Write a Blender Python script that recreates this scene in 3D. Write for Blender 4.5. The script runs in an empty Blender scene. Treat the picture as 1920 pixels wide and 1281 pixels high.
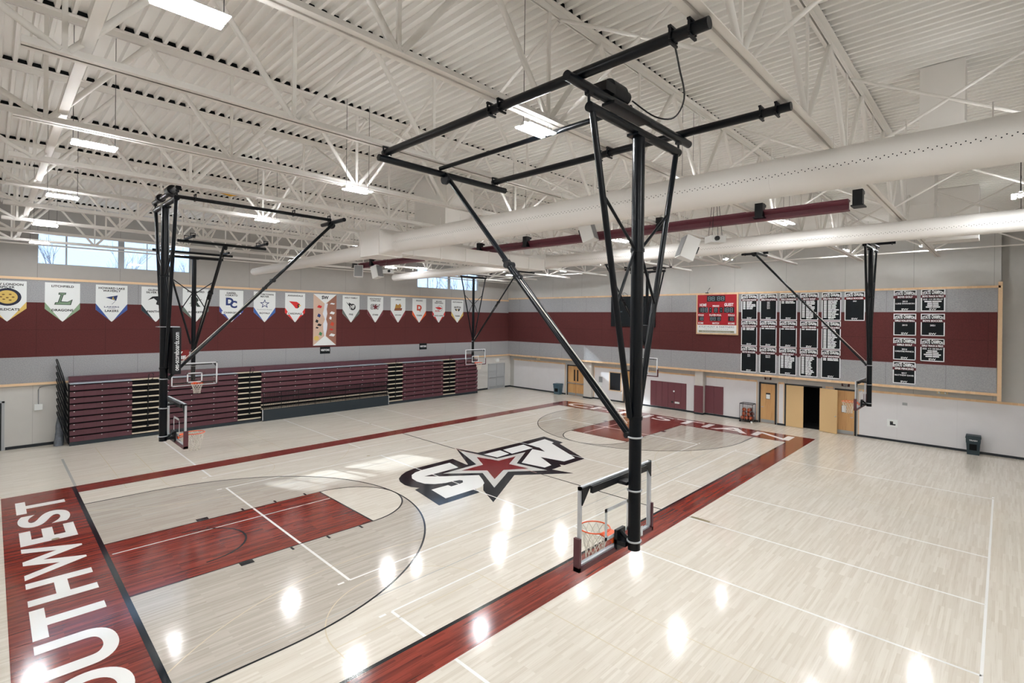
import bpy, math, random
from mathutils import Vector, Matrix
FT = 0.3048            # the building is laid out in feet, the scene is in metres
SC = bpy.context.scene
COL = SC.collection
rnd = random.Random(7)
PI = math.pi

# ------------------------------------------------------------------ materials
def lin(c):
    c = c / 255.0
    return c / 12.92 if c <= 0.04045 else ((c + 0.055) / 1.055) ** 2.4
def rgb(r, g, b): return (lin(r), lin(g), lin(b), 1.0)

MATS = {}
def newmat(name):
    m = bpy.data.materials.new(name); m.use_nodes = True
    nt = m.node_tree
    b = nt.nodes.get('Principled BSDF')
    MATS[name] = m
    return m, nt, b
def node(nt, kind, **kw):
    n = nt.nodes.new(kind)
    for k, v in kw.items(): setattr(n, k, v)
    return n
def plain(name, col, rough=0.5, metal=0.0, noise=0.0, nscale=20.0, spec=None):
    m, nt, b = newmat(name)
    b.inputs['Base Color'].default_value = col
    b.inputs['Roughness'].default_value = rough
    b.inputs['Metallic'].default_value = metal
    if spec is not None: b.inputs['Specular IOR Level'].default_value = spec
    if noise > 0:
        g = node(nt, 'ShaderNodeNewGeometry')
        n = node(nt, 'ShaderNodeTexNoise'); n.inputs['Scale'].default_value = nscale; n.inputs['Detail'].default_value = 4
        nt.links.new(g.outputs['Position'], n.inputs['Vector'])
        r = node(nt, 'ShaderNodeMapRange'); r.inputs[1].default_value = .3; r.inputs[2].default_value = .7
        r.inputs[3].default_value = 1 - noise; r.inputs[4].default_value = 1 + noise
        nt.links.new(n.outputs['Fac'], r.inputs[0])
        mx = node(nt, 'ShaderNodeMix', data_type='RGBA', blend_type='MULTIPLY'); mx.inputs[0].default_value = 1
        mx.inputs[6].default_value = col
        nt.links.new(r.outputs[0], mx.inputs[7]); nt.links.new(mx.outputs[2], b.inputs['Base Color'])
    return m
def seams(m, axis, pitch_ft, off_ft=0.0, width_ft=0.03, zs=(), dark=0.55):
    """thin joint lines across a wall: every pitch along an axis and at fixed heights"""
    nt = m.node_tree; b = nt.nodes['Principled BSDF']
    src = b.inputs['Base Color'].links[0].from_socket if b.inputs['Base Color'].links else None
    g = node(nt, 'ShaderNodeNewGeometry'); s = node(nt, 'ShaderNodeSeparateXYZ'); nt.links.new(g.outputs['Position'], s.inputs[0])
    def math_(op, a, bv):
        n = node(nt, 'ShaderNodeMath', operation=op)
        if isinstance(a, (int, float)): n.inputs[0].default_value = a
        else: nt.links.new(a, n.inputs[0])
        if isinstance(bv, (int, float)): n.inputs[1].default_value = bv
        else: nt.links.new(bv, n.inputs[1])
        return n.outputs[0]
    masks = []
    a = s.outputs['XYZ'.index(axis)]
    f = math_('FRACT', math_('DIVIDE', math_('ADD', a, (500 * pitch_ft - off_ft) * FT), pitch_ft * FT), 0)
    masks.append(math_('LESS_THAN', f, width_ft / pitch_ft))
    for z in zs:
        masks.append(math_('LESS_THAN', math_('ABSOLUTE', math_('SUBTRACT', s.outputs[2], z * FT), 0), width_ft * FT * .5))
    tot = masks[0]
    for k in masks[1:]: tot = math_('MAXIMUM', tot, k)
    mx = node(nt, 'ShaderNodeMix', data_type='RGBA', blend_type='MULTIPLY')
    nt.links.new(math_('MULTIPLY', tot, 1.0), mx.inputs[0])
    if src: nt.links.new(src, mx.inputs[6])
    else: mx.inputs[6].default_value = b.inputs['Base Color'].default_value
    mx.inputs[7].default_value = (dark, dark, dark, 1)
    nt.links.new(mx.outputs[2], b.inputs['Base Color'])
    return m
def wood(name, c1, c2, dark, streak, rough, coat=0.0, board=0.19, length=3.6, bump=0.0, axis='X', spec=0.5):
    """strip wood: boards along one axis, each of its own tone, with fine dark grain"""
    m, nt, b = newmat(name); L = nt.links
    g = node(nt, 'ShaderNodeNewGeometry')
    vec = g.outputs['Position']
    mp = node(nt, 'ShaderNodeMapping'); L.new(vec, mp.inputs[0])
    if axis == 'Z': mp.inputs['Rotation'].default_value = (0, PI / 2, 0)
    if axis == 'Z2': mp.inputs['Rotation'].default_value = (PI / 2, 0, PI / 2)
    br = node(nt, 'ShaderNodeTexBrick'); br.offset = 0.37; br.offset_frequency = 3
    br.inputs['Scale'].default_value = 1.0; br.inputs['Mortar Size'].default_value = 0.0
    br.inputs['Brick Width'].default_value = length * FT; br.inputs['Row Height'].default_value = board * FT
    br.inputs['Color1'].default_value = (0, 0, 0, 1); br.inputs['Color2'].default_value = (1, 1, 1, 1)
    L.new(mp.outputs[0], br.inputs[0])
    mx = node(nt, 'ShaderNodeMix', data_type='RGBA'); mx.inputs[6].default_value = c1; mx.inputs[7].default_value = c2
    L.new(br.outputs['Color'], mx.inputs[0])
    m2 = node(nt, 'ShaderNodeMapping'); m2.inputs['Scale'].default_value = (1.2, 34, 34); L.new(mp.outputs[0], m2.inputs[0])
    n = node(nt, 'ShaderNodeTexNoise'); n.inputs['Scale'].default_value = 1.0; n.inputs['Detail'].default_value = 5
    L.new(m2.outputs[0], n.inputs['Vector'])
    r = node(nt, 'ShaderNodeMapRange'); r.inputs[1].default_value = .52; r.inputs[2].default_value = .78; r.inputs[3].default_value = 0; r.inputs[4].default_value = streak
    L.new(n.outputs['Fac'], r.inputs[0])
    m3 = node(nt, 'ShaderNodeMix', data_type='RGBA'); L.new(r.outputs[0], m3.inputs[0]); L.new(mx.outputs[2], m3.inputs[6]); m3.inputs[7].default_value = dark
    L.new(m3.outputs[2], b.inputs['Base Color'])
    b.inputs['Roughness'].default_value = rough; b.inputs['Coat Weight'].default_value = coat; b.inputs['Coat Roughness'].default_value = .07
    b.inputs['Specular IOR Level'].default_value = spec
    if bump > 0:
        bp = node(nt, 'ShaderNodeBump'); bp.inputs['Strength'].default_value = bump; bp.inputs['Distance'].default_value = .004
        ad = node(nt, 'ShaderNodeMath', operation='ADD'); L.new(br.outputs['Color'], ad.inputs[0]); L.new(n.outputs['Fac'], ad.inputs[1])
        L.new(ad.outputs[0], bp.inputs['Height']); L.new(bp.outputs[0], b.inputs['Normal'])
    return m
def glass(name, tint, refl=0.08):
    m, nt, b = newmat(name); nt.nodes.remove(b)
    out = nt.nodes['Material Output']
    t = node(nt, 'ShaderNodeBsdfTransparent'); t.inputs[0].default_value = tint
    g = node(nt, 'ShaderNodeBsdfGlossy'); g.inputs['Roughness'].default_value = .03
    mx = node(nt, 'ShaderNodeMixShader'); mx.inputs[0].default_value = refl
    nt.links.new(t.outputs[0], mx.inputs[1]); nt.links.new(g.outputs[0], mx.inputs[2]); nt.links.new(mx.outputs[0], out.inputs[0])
    return m
def emit(name, col, strength):
    m, nt, b = newmat(name); nt.nodes.remove(b)
    e = node(nt, 'ShaderNodeEmission'); e.inputs[0].default_value = col; e.inputs[1].default_value = strength
    nt.links.new(e.outputs[0], nt.nodes['Material Output'].inputs[0])
    return m

FR = 0.115
M_floor = wood('maple_floor', rgb(230, 224, 213), rgb(217, 209, 196), rgb(194, 180, 162), .5, FR, bump=.03, spec=.5)
M_zone = wood('grey_stained_maple', rgb(200, 193, 183), rgb(184, 176, 165), rgb(154, 144, 132), .6, FR, bump=.03, spec=.5)
M_red = wood('red_stained_maple', rgb(146, 62, 50), rgb(108, 42, 36), rgb(46, 20, 19), 1.25, FR + .01, bump=.03, spec=.5)
M_white = plain('white_court_paint', rgb(248, 248, 246), FR)
M_black = plain('black_court_paint', rgb(20, 26, 33), FR)
M_gold = plain('faint_court_paint', rgb(216, 204, 180), FR)
M_fgrey = plain('grey_court_paint', rgb(186, 186, 182), FR)
M_fred = plain('red_court_paint', rgb(122, 30, 34), FR)
M_lgrey = plain('pale_grey_court_paint', rgb(212, 212, 208), FR)
M_deck = plain('white_painted_deck', rgb(240, 238, 234), .6)
M_steel = plain('white_painted_steel', rgb(236, 233, 228), .45)
M_duct = plain('white_painted_duct', rgb(234, 231, 227), .45)
M_wallF = seams(plain('grey_precast_wall', rgb(172, 169, 165), .8, noise=.02, nscale=3), 'X', 9.77, -2.14, .05)
M_wallE = seams(plain('grey_precast_wall_end', rgb(186, 185, 182), .8, noise=.02, nscale=3), 'Y', 9.9, -1.1, .05)
M_wallplain = plain('grey_plaster', rgb(200, 196, 190), .8)
M_lowF = seams(plain('pale_wall_far', rgb(203, 202, 199), .7, noise=.015, nscale=2), 'X', 7.9, -2.5, .04, dark=.7)
M_lowE = seams(plain('pale_panel_end', rgb(222, 221, 224), .6, noise=.015, nscale=2), 'Y', 7.9, 1.0, .03, dark=.85)
M_pgF = seams(plain('grey_felt_far', rgb(156, 157, 160), .95, noise=.16, nscale=28), 'X', 8.0, 2.0, .05)
M_prF = seams(plain('red_felt_far', rgb(86, 39, 39), .95, noise=.2, nscale=28), 'X', 8.0, -2.2, .05, zs=(17.7,), dark=.6)
M_pgE = seams(plain('grey_felt_end', rgb(156, 157, 160), .95, noise=.16, nscale=28), 'Y', 8.0, -5.0, .05)
M_prE = seams(plain('red_felt_end', rgb(86, 39, 39), .95, noise=.2, nscale=28), 'Y', 8.0, -2.0, .05, zs=(17.75,), dark=.6)
M_oak = wood('light_oak_trim', rgb(232, 200, 162), rgb(220, 184, 144), rgb(196, 156, 116), .3, .45, board=.6, length=9)
M_door = wood('maple_door', rgb(206, 164, 112), rgb(196, 150, 98), rgb(156, 108, 64), .8, .4, board=1.0, length=20, axis='Z')
M_doorp = plain('pale_laminate_door', rgb(214, 182, 134), .45)
M_base = plain('black_rubber_base', rgb(20, 28, 36), .5)
M_dkframe = plain('dark_painted_frame', rgb(26, 30, 36), .45)
M_pole = plain('black_enamel_pipe', rgb(3, 8, 15), .3, spec=.26)
M_blk = plain('black_metal', rgb(10, 14, 20), .45, spec=.35)
M_chrome = plain('zinc_clamp', rgb(190, 196, 202), .3, metal=.8)
M_alu = plain('silver_frame', rgb(206, 210, 216), .35, metal=.4)
M_wframe = plain('white_board_line', rgb(236, 240, 244), .4)
M_glassb = glass('board_glass', (.985, .99, .99, 1), .035)
M_glassw = glass('window_glass', (.93, .97, 1.0, 1), .05)
M_orange = plain('orange_rim', rgb(238, 92, 30), .35)
M_net = plain('white_net_cord', rgb(226, 222, 212), .8)
M_padm = plain('maroon_edge_pad', rgb(82, 38, 46), .5)
M_maroon = plain('maroon_seat_plastic', rgb(88, 50, 60), .42)
M_maroonseam = seams(plain('maroon_seat', rgb(90, 51, 61), .4), 'X', 1.5, 0, .025, dark=.6)
M_mat = plain('maroon_wall_pad', rgb(104, 56, 64), .5)
M_beam = plain('maroon_beam_paint', rgb(96, 42, 54), .5)
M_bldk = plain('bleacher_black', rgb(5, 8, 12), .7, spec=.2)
M_blfront = plain('bleacher_front_slate', rgb(30, 42, 50), .5)
M_tread = plain('beige_tread', rgb(212, 200, 180), .6)
M_grdeck = plain('grey_bleacher_deck', rgb(178, 188, 200), .5)
M_banw = plain('white_banner_cloth', rgb(232, 236, 236), .75)
M_bank = plain('black_banner_cloth', rgb(5, 13, 18), .6, noise=.3, nscale=2.5, spec=.25)
M_bband = plain('maroon_banner_band', rgb(92, 34, 44), .7)
M_ink = plain('black_ink', rgb(24, 26, 32), .8)
M_sil = plain('white_ink', rgb(236, 240, 242), .8)
M_graysteel = plain('grey_door_paint', rgb(170, 174, 178), .5)
M_kick = plain('kick_plate_metal', rgb(164, 168, 172), .35, metal=.6)
M_can1 = plain('blue_grey_bin', rgb(66, 92, 106), .5)
M_can2 = plain('dark_teal_bin', rgb(34, 52, 60), .5)
M_ball = plain('orange_basketball', rgb(176, 78, 40), .6)
M_balld = plain('dark_basketball', rgb(104, 44, 36), .6)
M_tarp = plain('grey_tarp', rgb(108, 114, 124), .7, noise=.25, nscale=6)
M_spk = plain('white_speaker', rgb(226, 226, 224), .5)
M_grille = plain('grey_speaker_grille', rgb(142, 144, 146), .7, noise=.2, nscale=90)
M_lampbody = plain('lamp_housing', rgb(230, 230, 228), .4)
M_sbred = plain('scoreboard_red', rgb(160, 22, 36), .4)
M_sblk = plain('scoreboard_digit_black', rgb(10, 14, 20), .4)
M_seg = plain('unlit_digit_segment', rgb(120, 142, 152), .5)
M_olive = plain('olive_strip', rgb(140, 140, 116), .6)
M_signm = plain('maroon_sign', rgb(60, 20, 28), .5)
M_yellow = plain('yellow_fabric', rgb(206, 150, 30), .7)
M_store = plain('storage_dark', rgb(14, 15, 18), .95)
M_bark = plain('bare_bark', rgb(150, 150, 158), .9)
M_brass = plain('brass_plate', rgb(150, 140, 110), .4, metal=.6)
M_glow = emit('led_bar', (.97, .99, 1.0, 1), 370.0)
M_glowup = emit('added_uplight_glow', (.97, .99, 1.0, 1), 50.0)  # for the uplight strips added to brighten the deck

# ------------------------------------------------------------------ mesh builder (feet)
class MB:
    def __init__(s): s.v = []; s.f = []; s.sm = []
    def add(s, vs, fs, smooth=False):
        n = len(s.v); s.v += [tuple(v) for v in vs]
        for f in fs: s.f.append(tuple(i + n for i in f)); s.sm.append(smooth)
    def box(s, x0, x1, y0, y1, z0, z1):
        if x0 > x1: x0, x1 = x1, x0
        if y0 > y1: y0, y1 = y1, y0
        if z0 > z1: z0, z1 = z1, z0
        s.add([(x0, y0, z0), (x1, y0, z0), (x1, y1, z0), (x0, y1, z0), (x0, y0, z1), (x1, y0, z1), (x1, y1, z1), (x0, y1, z1)],
              [(3, 2, 1, 0), (4, 5, 6, 7), (0, 1, 5, 4), (1, 2, 6, 5), (2, 3, 7, 6), (3, 0, 4, 7)]); return s
    def tube(s, p, q, r, n=10, r2=None, caps=True):
        p = Vector(p); q = Vector(q); d = (q - p).normalized()
        a = Vector((0, 0, 1)) if abs(d.z) < .9 else Vector((1, 0, 0))
        u = d.cross(a).normalized(); w = d.cross(u); r2 = r if r2 is None else r2
        ring = lambda c, rr: [c + (u * math.cos(2 * PI * i / n) + w * math.sin(2 * PI * i / n)) * rr for i in range(n)]
        s.add(ring(p, r) + ring(q, r2), [((i + 1) % n, i, n + i, n + (i + 1) % n) for i in range(n)], True)
        if caps:
            s.add(ring(p, r), [tuple(range(n))]); s.add(ring(q, r2), [tuple(reversed(range(n)))])
        return s
    def path(s, pts, r, n=8):
        pts = [Vector(p) for p in pts]; rings = []
        for i, p in enumerate(pts):
            d = (pts[min(i + 1, len(pts) - 1)] - pts[max(i - 1, 0)]).normalized()
            a = Vector((0, 0, 1)) if abs(d.z) < .9 else Vector((1, 0, 0))
            u = d.cross(a).normalized(); w = d.cross(u)
            rings.append([p + (u * math.cos(2 * PI * k / n) + w * math.sin(2 * PI * k / n)) * r for k in range(n)])
        vs = [v for g in rings for v in g]; fs = []
        for i in range(len(pts) - 1):
            for k in range(n): fs.append((i * n + (k + 1) % n, i * n + k, (i + 1) * n + k, (i + 1) * n + (k + 1) % n))
        s.add(vs, fs, True)
        s.add(rings[0], [tuple(range(n))]); s.add(rings[-1], [tuple(reversed(range(n)))])
        return s
    def prism(s, poly, fn, t0, t1):
        """poly (u,v) extruded from t0 to t1; fn(u,v,t) -> xyz"""
        n = len(poly)
        s.add([fn(u, v, t0) for u, v in poly], [tuple(reversed(range(n)))])
        s.add([fn(u, v, t1) for u, v in poly], [tuple(range(n))])
        vs = [fn(u, v, t) for t in (t0, t1) for u, v in poly]
        s.add(vs, [(i, (i + 1) % n, n + (i + 1) % n, n + i) for i in range(n)])
        return s
    def torus(s, c, R, r, n=28, k=8):
        vs = []; fs = []
        for i in range(n):
            a = 2 * PI * i / n
            for j in range(k):
                b = 2 * PI * j / k
                vs.append((c[0] + (R + r * math.cos(b)) * math.cos(a), c[1] + (R + r * math.cos(b)) * math.sin(a), c[2] + r * math.sin(b)))
        for i in range(n):
            for j in range(k):
                fs.append((i * k + j, ((i + 1) % n) * k + j, ((i + 1) % n) * k + (j + 1) % k, i * k + (j + 1) % k))
        s.add(vs, fs, True); return s
    def sphere(s, c, r, n=16, m=10, sc=(1, 1, 1)):
        vs = [(c[0], c[1], c[2] + r * sc[2])]
        for j in range(1, m):
            t = PI * j / m
            for i in range(n):
                a = 2 * PI * i / n
                vs.append((c[0] + r * sc[0] * math.sin(t) * math.cos(a), c[1] + r * sc[1] * math.sin(t) * math.sin(a), c[2] + r * sc[2] * math.cos(t)))
        vs.append((c[0], c[1], c[2] - r * sc[2])); fs = []
        for i in range(n): fs.append((0, 1 + i, 1 + (i + 1) % n))
        for j in range(m - 2):
            for i in range(n):
                a = 1 + j * n; fs.append((a + i, a + n + i, a + n + (i + 1) % n, a + (i + 1) % n))
        b = 1 + (m - 2) * n
        for i in range(n): fs.append((b + i, len(vs) - 1, b + (i + 1) % n))
        s.add(vs, fs, True); return s
    def mesh(s, name, mat, O=(0, 0, 0)):
        me = bpy.data.meshes.new(name)
        me.from_pydata([((v[0] - O[0]) * FT, (v[1] - O[1]) * FT, (v[2] - O[2]) * FT) for v in s.v], [], s.f)
        me.polygons.foreach_set('use_smooth', s.sm)
        me.materials.append(mat); me.update()
        return me
    def build(s, name, mat, parent=None, O=None, label=None):
        if O is None: O = tuple(parent.get('_o', (0, 0, 0))) if parent else (0, 0, 0)
        ob = bpy.data.objects.new(name, s.mesh(name, mat, O)); COL.objects.link(ob)
        if parent: ob.parent = parent
        else: ob.location = [c * FT for c in O]
        ob['_o'] = list(O)
        if label: ob['label'] = label
        return ob
def tag(o, label, cat, group=None):
    o['label'] = label; o['category'] = cat
    if group: o['group'] = group
    return o
def thing(name, label, cat, O=(0, 0, 0), group=None):
    o = bpy.data.objects.new(name, None); COL.objects.link(o)
    o.location = [c * FT for c in O]; o.empty_display_size = .1; o['_o'] = list(O)
    return tag(o, label, cat, group)
def struct(o): o['kind'] = 'structure'; return o
def dup(root, loc=None, rotz=None, label=None, group=None):
    def cp(o, par):
        c = o.copy(); COL.objects.link(c)
        if par: c.parent = par
        for ch in kids.get(o.name, ()): cp(ch, c)
        return c
    kids = {}
    for o in COL.objects:
        if o.parent: kids.setdefault(o.parent.name, []).append(o)
    r = cp(root, None)
    if loc: r.location = [c * FT for c in loc]
    if rotz is not None: r.rotation_euler[2] = rotz
    if label: r['label'] = label
    if group: r['group'] = group
    return r

# ------------------------------------------------------------------ lettering
_TC = {}
def glyphs(txt, bold=0.0, space=1.0, res=4):
    """flat triangles of a line of text, scaled to the unit square (u 0..1, v 0..1)"""
    key = (txt, bold, space, res)
    if key in _TC: return _TC[key]
    cu = bpy.data.curves.new('lettering', 'FONT'); cu.body = txt; cu.resolution_u = res
    cu.offset = bold; cu.space_character = space; cu.fill_mode = 'FRONT'
    ob = bpy.data.objects.new('lettering', cu); COL.objects.link(ob)
    dg = bpy.context.evaluated_depsgraph_get()
    me = bpy.data.meshes.new_from_object(ob.evaluated_get(dg))
    vs = [(v.co.x, v.co.y) for v in me.vertices]; fs = [tuple(p.vertices) for p in me.polygons]
    x0 = min(v[0] for v in vs); x1 = max(v[0] for v in vs); y0 = min(v[1] for v in vs); y1 = max(v[1] for v in vs)
    vs = [((x - x0) / (x1 - x0), (y - y0) / (y1 - y0)) for x, y in vs]
    bpy.data.objects.remove(ob); bpy.data.curves.remove(cu); bpy.data.meshes.remove(me)
    _TC[key] = (vs, fs, (x1 - x0) / (y1 - y0))
    return _TC[key]
def text(mb, fn, txt, u0, u1, v0, v1, bold=.02, space=1.0, warp=None, res=4):
    """letters stretched to fill the box; fn(u,v) -> xyz"""
    vs, fs, _ = glyphs(txt, bold, space, res)
    pts = []
    for a, b in vs:
        if warp: a, b = warp(a, b)
        pts.append(fn(u0 + (u1 - u0) * a, v0 + (v1 - v0) * b))
    mb.add(pts, fs)
def line(mb, fn, txt, uc, v0, h, wmax, bold=.02, k=1.0, space=1.0):
    """one centred line of a given letter height, squeezed to wmax at most"""
    w = min(glyphs(txt, bold, space)[2] * h * k, wmax)
    text(mb, fn, txt, uc - w / 2, uc + w / 2, v0, v0 + h, bold, space)
def quad(mb, fn, u0, u1, v0, v1): mb.add([fn(u0, v0), fn(u1, v0), fn(u1, v1), fn(u0, v1)], [(0, 1, 2, 3)])
def poly(mb, fn, pts): mb.add([fn(u, v) for u, v in pts], [tuple(range(len(pts)))])

# ------------------------------------------------------------------ room shell
X0, X1, Y0, Y1, ZT = -14.2, 98.2, -57.0, 56.0, 36.4
fl = struct(MB().box(X0 - 1, X1 + 8, Y0 - 1, Y1 + 1, -.6, 0).build('floor', M_floor))
LAY = {'zone': .003, 'lane': .005, 'white': .008, 'red': .011, 'black': .014, 'letters': .017, 'logo0': .014, 'logo1': .017, 'logo2': .020, 'logo3': .023, 'over': .026}
def mark(name, mat, draw, lay):
    mb = MB(); draw(mb, lambda u, v: (u, v, LAY[lay])); return mb.build(name, mat, fl)
def strip(mb, fn, a, b, w):
    a = Vector(a); b = Vector(b); d = (b - a).normalized(); n = Vector((-d.y, d.x)) * (w / 2)
    mb.add([fn(*(a - n)), fn(*(b - n)), fn(*(b + n)), fn(*(a + n))], [(0, 1, 2, 3)])
def arc(mb, fn, c, r, a0, a1, w, n=64):
    vs = []
    for i in range(n + 1):
        a = a0 + (a1 - a0) * i / n
        for rr in (r - w / 2, r + w / 2): vs.append(fn(c[0] + rr * math.cos(a), c[1] + rr * math.sin(a)))
    mb.add(vs, [(2 * i, 2 * i + 2, 2 * i + 3, 2 * i + 1) if a1 < a0 else (2 * i, 2 * i + 1, 2 * i + 3, 2 * i + 2) for i in range(n)])
def ends(x): return x
def zone3(mb, fn):
    for s, b in ((1, 0.0), (-1, 84.0)):
        r = 19.75; pts = [(b, -r), (b + s * 5.25, -r)]
        for i in range(49):
            a = -PI / 2 + PI * i / 48
            pts.append((b + s * (5.25 + r * math.cos(a)), r * math.sin(a)))
        pts += [(b + s * 5.25, r), (b, r)]
        if s < 0: pts.reverse()
        poly(mb, fn, pts)
mark('three_point_zone_stain', M_zone, zone3, 'zone')
def circ_l(mb, fn):
    for s, b in ((1, 0.0), (-1, 84.0)):
        pts = [(b + s * (19 + 6 * math.cos(-PI / 2 + PI * i / 32)), 6 * math.sin(-PI / 2 + PI * i / 32)) for i in range(33)]
        if s < 0: pts.reverse()
        poly(mb, fn, pts)
mark('free_throw_circle_stain', M_floor, circ_l, 'lane')
def lanes(mb, fn):
    quad(mb, fn, 0, 19, -6, 6); quad(mb, fn, 65, 84, -6, 6)
mark('free_throw_lane_stain', M_red, lanes, 'lane')
def whites(mb, fn):
    W = .21
    for yc in (0, -36, 36):
        for x in (12, 72): strip(mb, fn, (x, yc - 15), (x, yc + 15), W)
        for y in (yc - 15, yc + 15): strip(mb, fn, (12, y), (72, y), W * .8)
        for x in (32, 52): strip(mb, fn, (x, yc - 15), (x, yc + 15), W * .9)
        if yc: strip(mb, fn, (42, yc - 15), (42, yc + 15), W * .9)
        for x, s in ((11.3, -1), (72.7, 1)):
            for y in (yc - 15, yc + 15): strip(mb, fn, (x - .25, y), (x + .25, y), W)
    strip(mb, fn, (.2, 3.2), (19, 3.2), .13); strip(mb, fn, (65, 3.2), (83.8, 3.2), .13)
mark('white_volleyball_lines', M_white, whites, 'white')
def faint(mb, fn):
    W = .08
    for y0, y1 in ((-49, -23), (23, 49)):
        for x in (4, 23.5, 60.5, 80): strip(mb, fn, (x, y0), (x, y1), W)
        for xc in (13.5, 68.8):
            arc(mb, fn, (xc, -31.7 if y0 < 0 else 31.7), 19.75, (.0 if y0 < 0 else -PI), (PI if y0 < 0 else 0), W)
            s = 1 if y0 < 0 else -1
            yb = -41.0 if y0 < 0 else 41.0
            for xx in (-6, 6): strip(mb, fn, (xc + xx, yb), (xc + xx, yb + s * 19), W)
            strip(mb, fn, (xc - 6, yb + s * 19), (xc + 6, yb + s * 19), W)
            arc(mb, fn, (xc, yb + s * 19), 6, 0 if s > 0 else -PI, PI if s > 0 else 0, W)
mark('faint_side_court_lines', M_gold, faint, 'white')
def grays(mb, fn):
    strip(mb, fn, (0, 28), (0, 44), .25)
    for y in (11.5, -18.6): strip(mb, fn, (.3, y), (72, y), .1)
    strip(mb, fn, (0, -28), (0, -44), .25)
mark('grey_painted_lines', M_fgrey, grays, 'white')
def border(mb, fn):
    quad(mb, fn, -6, 90, 25, 28); quad(mb, fn, -6, 90, -28, -25); quad(mb, fn, -6, 0, -25, 25); quad(mb, fn, 84, 90, -25, 25)
mark('red_border_stain', M_red, border, 'red')
def blacks(mb, fn):
    W = .17
    strip(mb, fn, (-.17, -25), (-.17, 28), .36); strip(mb, fn, (84.1, -25), (84.1, 25), .12)
    strip(mb, fn, (0, -25.1), (84, -25.1), .3); strip(mb, fn, (0, 25.05), (84, 25.05), .05)
    strip(mb, fn, (42, 10.4), (42, 25), W); strip(mb, fn, (42, -25), (42, -6.8), W)
    for s, b in ((1, 0.0), (-1, 84.0)):
        for y in (-19.75, 19.75): strip(mb, fn, (b, y), (b + s * 5.25, y), W)
        arc(mb, fn, (b + s * 5.25, 0), 19.75, -PI / 2 if s > 0 else PI / 2, PI / 2 if s > 0 else 3 * PI / 2, W, 96)
        arc(mb, fn, (b + s * 19, 0), 6, -PI / 2 if s > 0 else PI / 2, PI / 2 if s > 0 else 3 * PI / 2, W)
        strip(mb, fn, (b + s * 19, -6), (b + s * 19, 6), W)
        for y in (-6, 6): strip(mb, fn, (b, y), (b + s * 19, y), .12)
        if s > 0: arc(mb, fn, (b + s * 5.25, 0), 4, -PI / 2, PI / 2, W)
        for y in (-6, 6):
            q = 1 if y > 0 else -1
            quad(mb, fn, b + s * 7, b + s * 8, *sorted((y + q * .1, y + q * .75)))
            for xx in (11, 14.2, 17.4): quad(mb, fn, *sorted((b + s * xx, b + s * (xx + .2))), *sorted((y + q * .1, y + q * .75)))
        
mark('black_court_lines', M_black, blacks, 'black')
def words(mb, fn):
    for ch, y0, y1 in (('S', -23.6, -19.2), ('O', -18.6, -13.9), ('U', -13.3, -8.8), ('T', -8.1, -3.5), ('H', -2.75, 1.6), ('W', 2.3, 9.7), ('E', 10.35, 14.5), ('S', 15.4, 19.7), ('T', 20.4, 25.0)):
        text(mb, lambda u, v: fn(-1.3 - v, u), ch, y0, y1, 0, 3.7, .03, 1.0, res=10)
    text(mb, lambda u, v: fn(85.35 + v, -u), 'CHRISTIAN', -24.4, 25.0, 0, 3.8, .014, 1.04, res=10)
mark('white_end_zone_lettering', M_white, words, 'letters')
L_S=[(38.31,6.2),(37.86,2.59),(38.87,1.66),(36.97,-1.97),(34.44,-5.11),(32.25,-6.0),(31.8,-7.18),(26.09,-7.19),(27.09,-1.13),(27.86,-0.97),(27.32,-0.03),(27.17,1.15),(27.45,2.63),(27.98,3.75),(29.01,4.81),(30.21,5.6),(31.63,6.05),(32.26,6.06)]
L_Sw=[(36.77,4.9),(36.24,2.3),(32.17,2.24),(31.76,2.25),(30.76,2.28),(31.69,1.35),(32.28,0.76),(36.02,-2.22),(35.11,-3.97),(34.41,-5.09),(33.4,-5.81),(32.09,-6.01),(31.72,-5.96),(27.88,-5.99),(28.44,-2.49),(30.83,-2.54),(30.81,-3.21),(32.16,-3.17),(32.73,-3.04),(33.19,-2.41),(32.98,-2.01),(32.27,-1.85),(31.06,-1.71),(29.92,-1.1),(29.14,-0.14),(28.96,1.29),(29.21,2.7),(29.94,3.88),(30.91,4.5),(32.25,4.8)]
L_W=[(42.96,6.16),(51.72,6.11),(57.93,6.21),(57.03,1.21),(55.96,1.02),(51.79,-7.19),(47.31,-7.19),(47.01,-6.54),(46.57,-7.21),(44.92,-7.31),(43.76,-7.13),(43.25,-1.78),(42.78,1.76)]
L_ST=[(42.23,10.43),(42.96,6.16),(42.63,1.67),(50.62,2.16),(43.25,-1.78),(45.28,-10.41),(39.24,-5.44),(30.83,-10.65),(32.58,-6.99),(36.97,-1.97),(32.12,2.09),(38.87,1.66),(38.02,2.42)]
L_Sg=[(41.9,9.36),(42.75,1.8),(48.33,1.38),(43.16,-1.93),(43.76,-7.13),(39.65,-3.84),(34.12,-7.22),(36.91,-1.91),(33.07,1.53),(38.87,1.66)]
L_R=[(41.31,4.45),(42.29,0.81),(45.59,0.71),(42.18,-1.41),(42.61,-4.78),(39.72,-2.87),(36.35,-4.84),(38.11,-1.47),(35.59,0.84),(39.42,0.89)]
L_r1=[(43.07,4.84),(46.31,4.84),(45.91,2.45),(43.32,2.21)]
L_r2=[(46.86,4.75),(51.38,4.79),(50.84,2.22),(46.28,2.18)]
L_Ww=[(52.14,4.47),(51.74,2.2),(51.8,1.68),(50.65,-0.54),(50.36,1.84),(43.89,-2.19),(44.48,-6.01),(46.0,-5.89),(47.93,-2.12),(48.63,-5.98),(51.1,-6.01),(51.95,-4.57),(52.28,-3.86),(55.2,2.08),(56.0,2.34),(56.58,4.85)]
def rev(p): return list(reversed(p))
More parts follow.
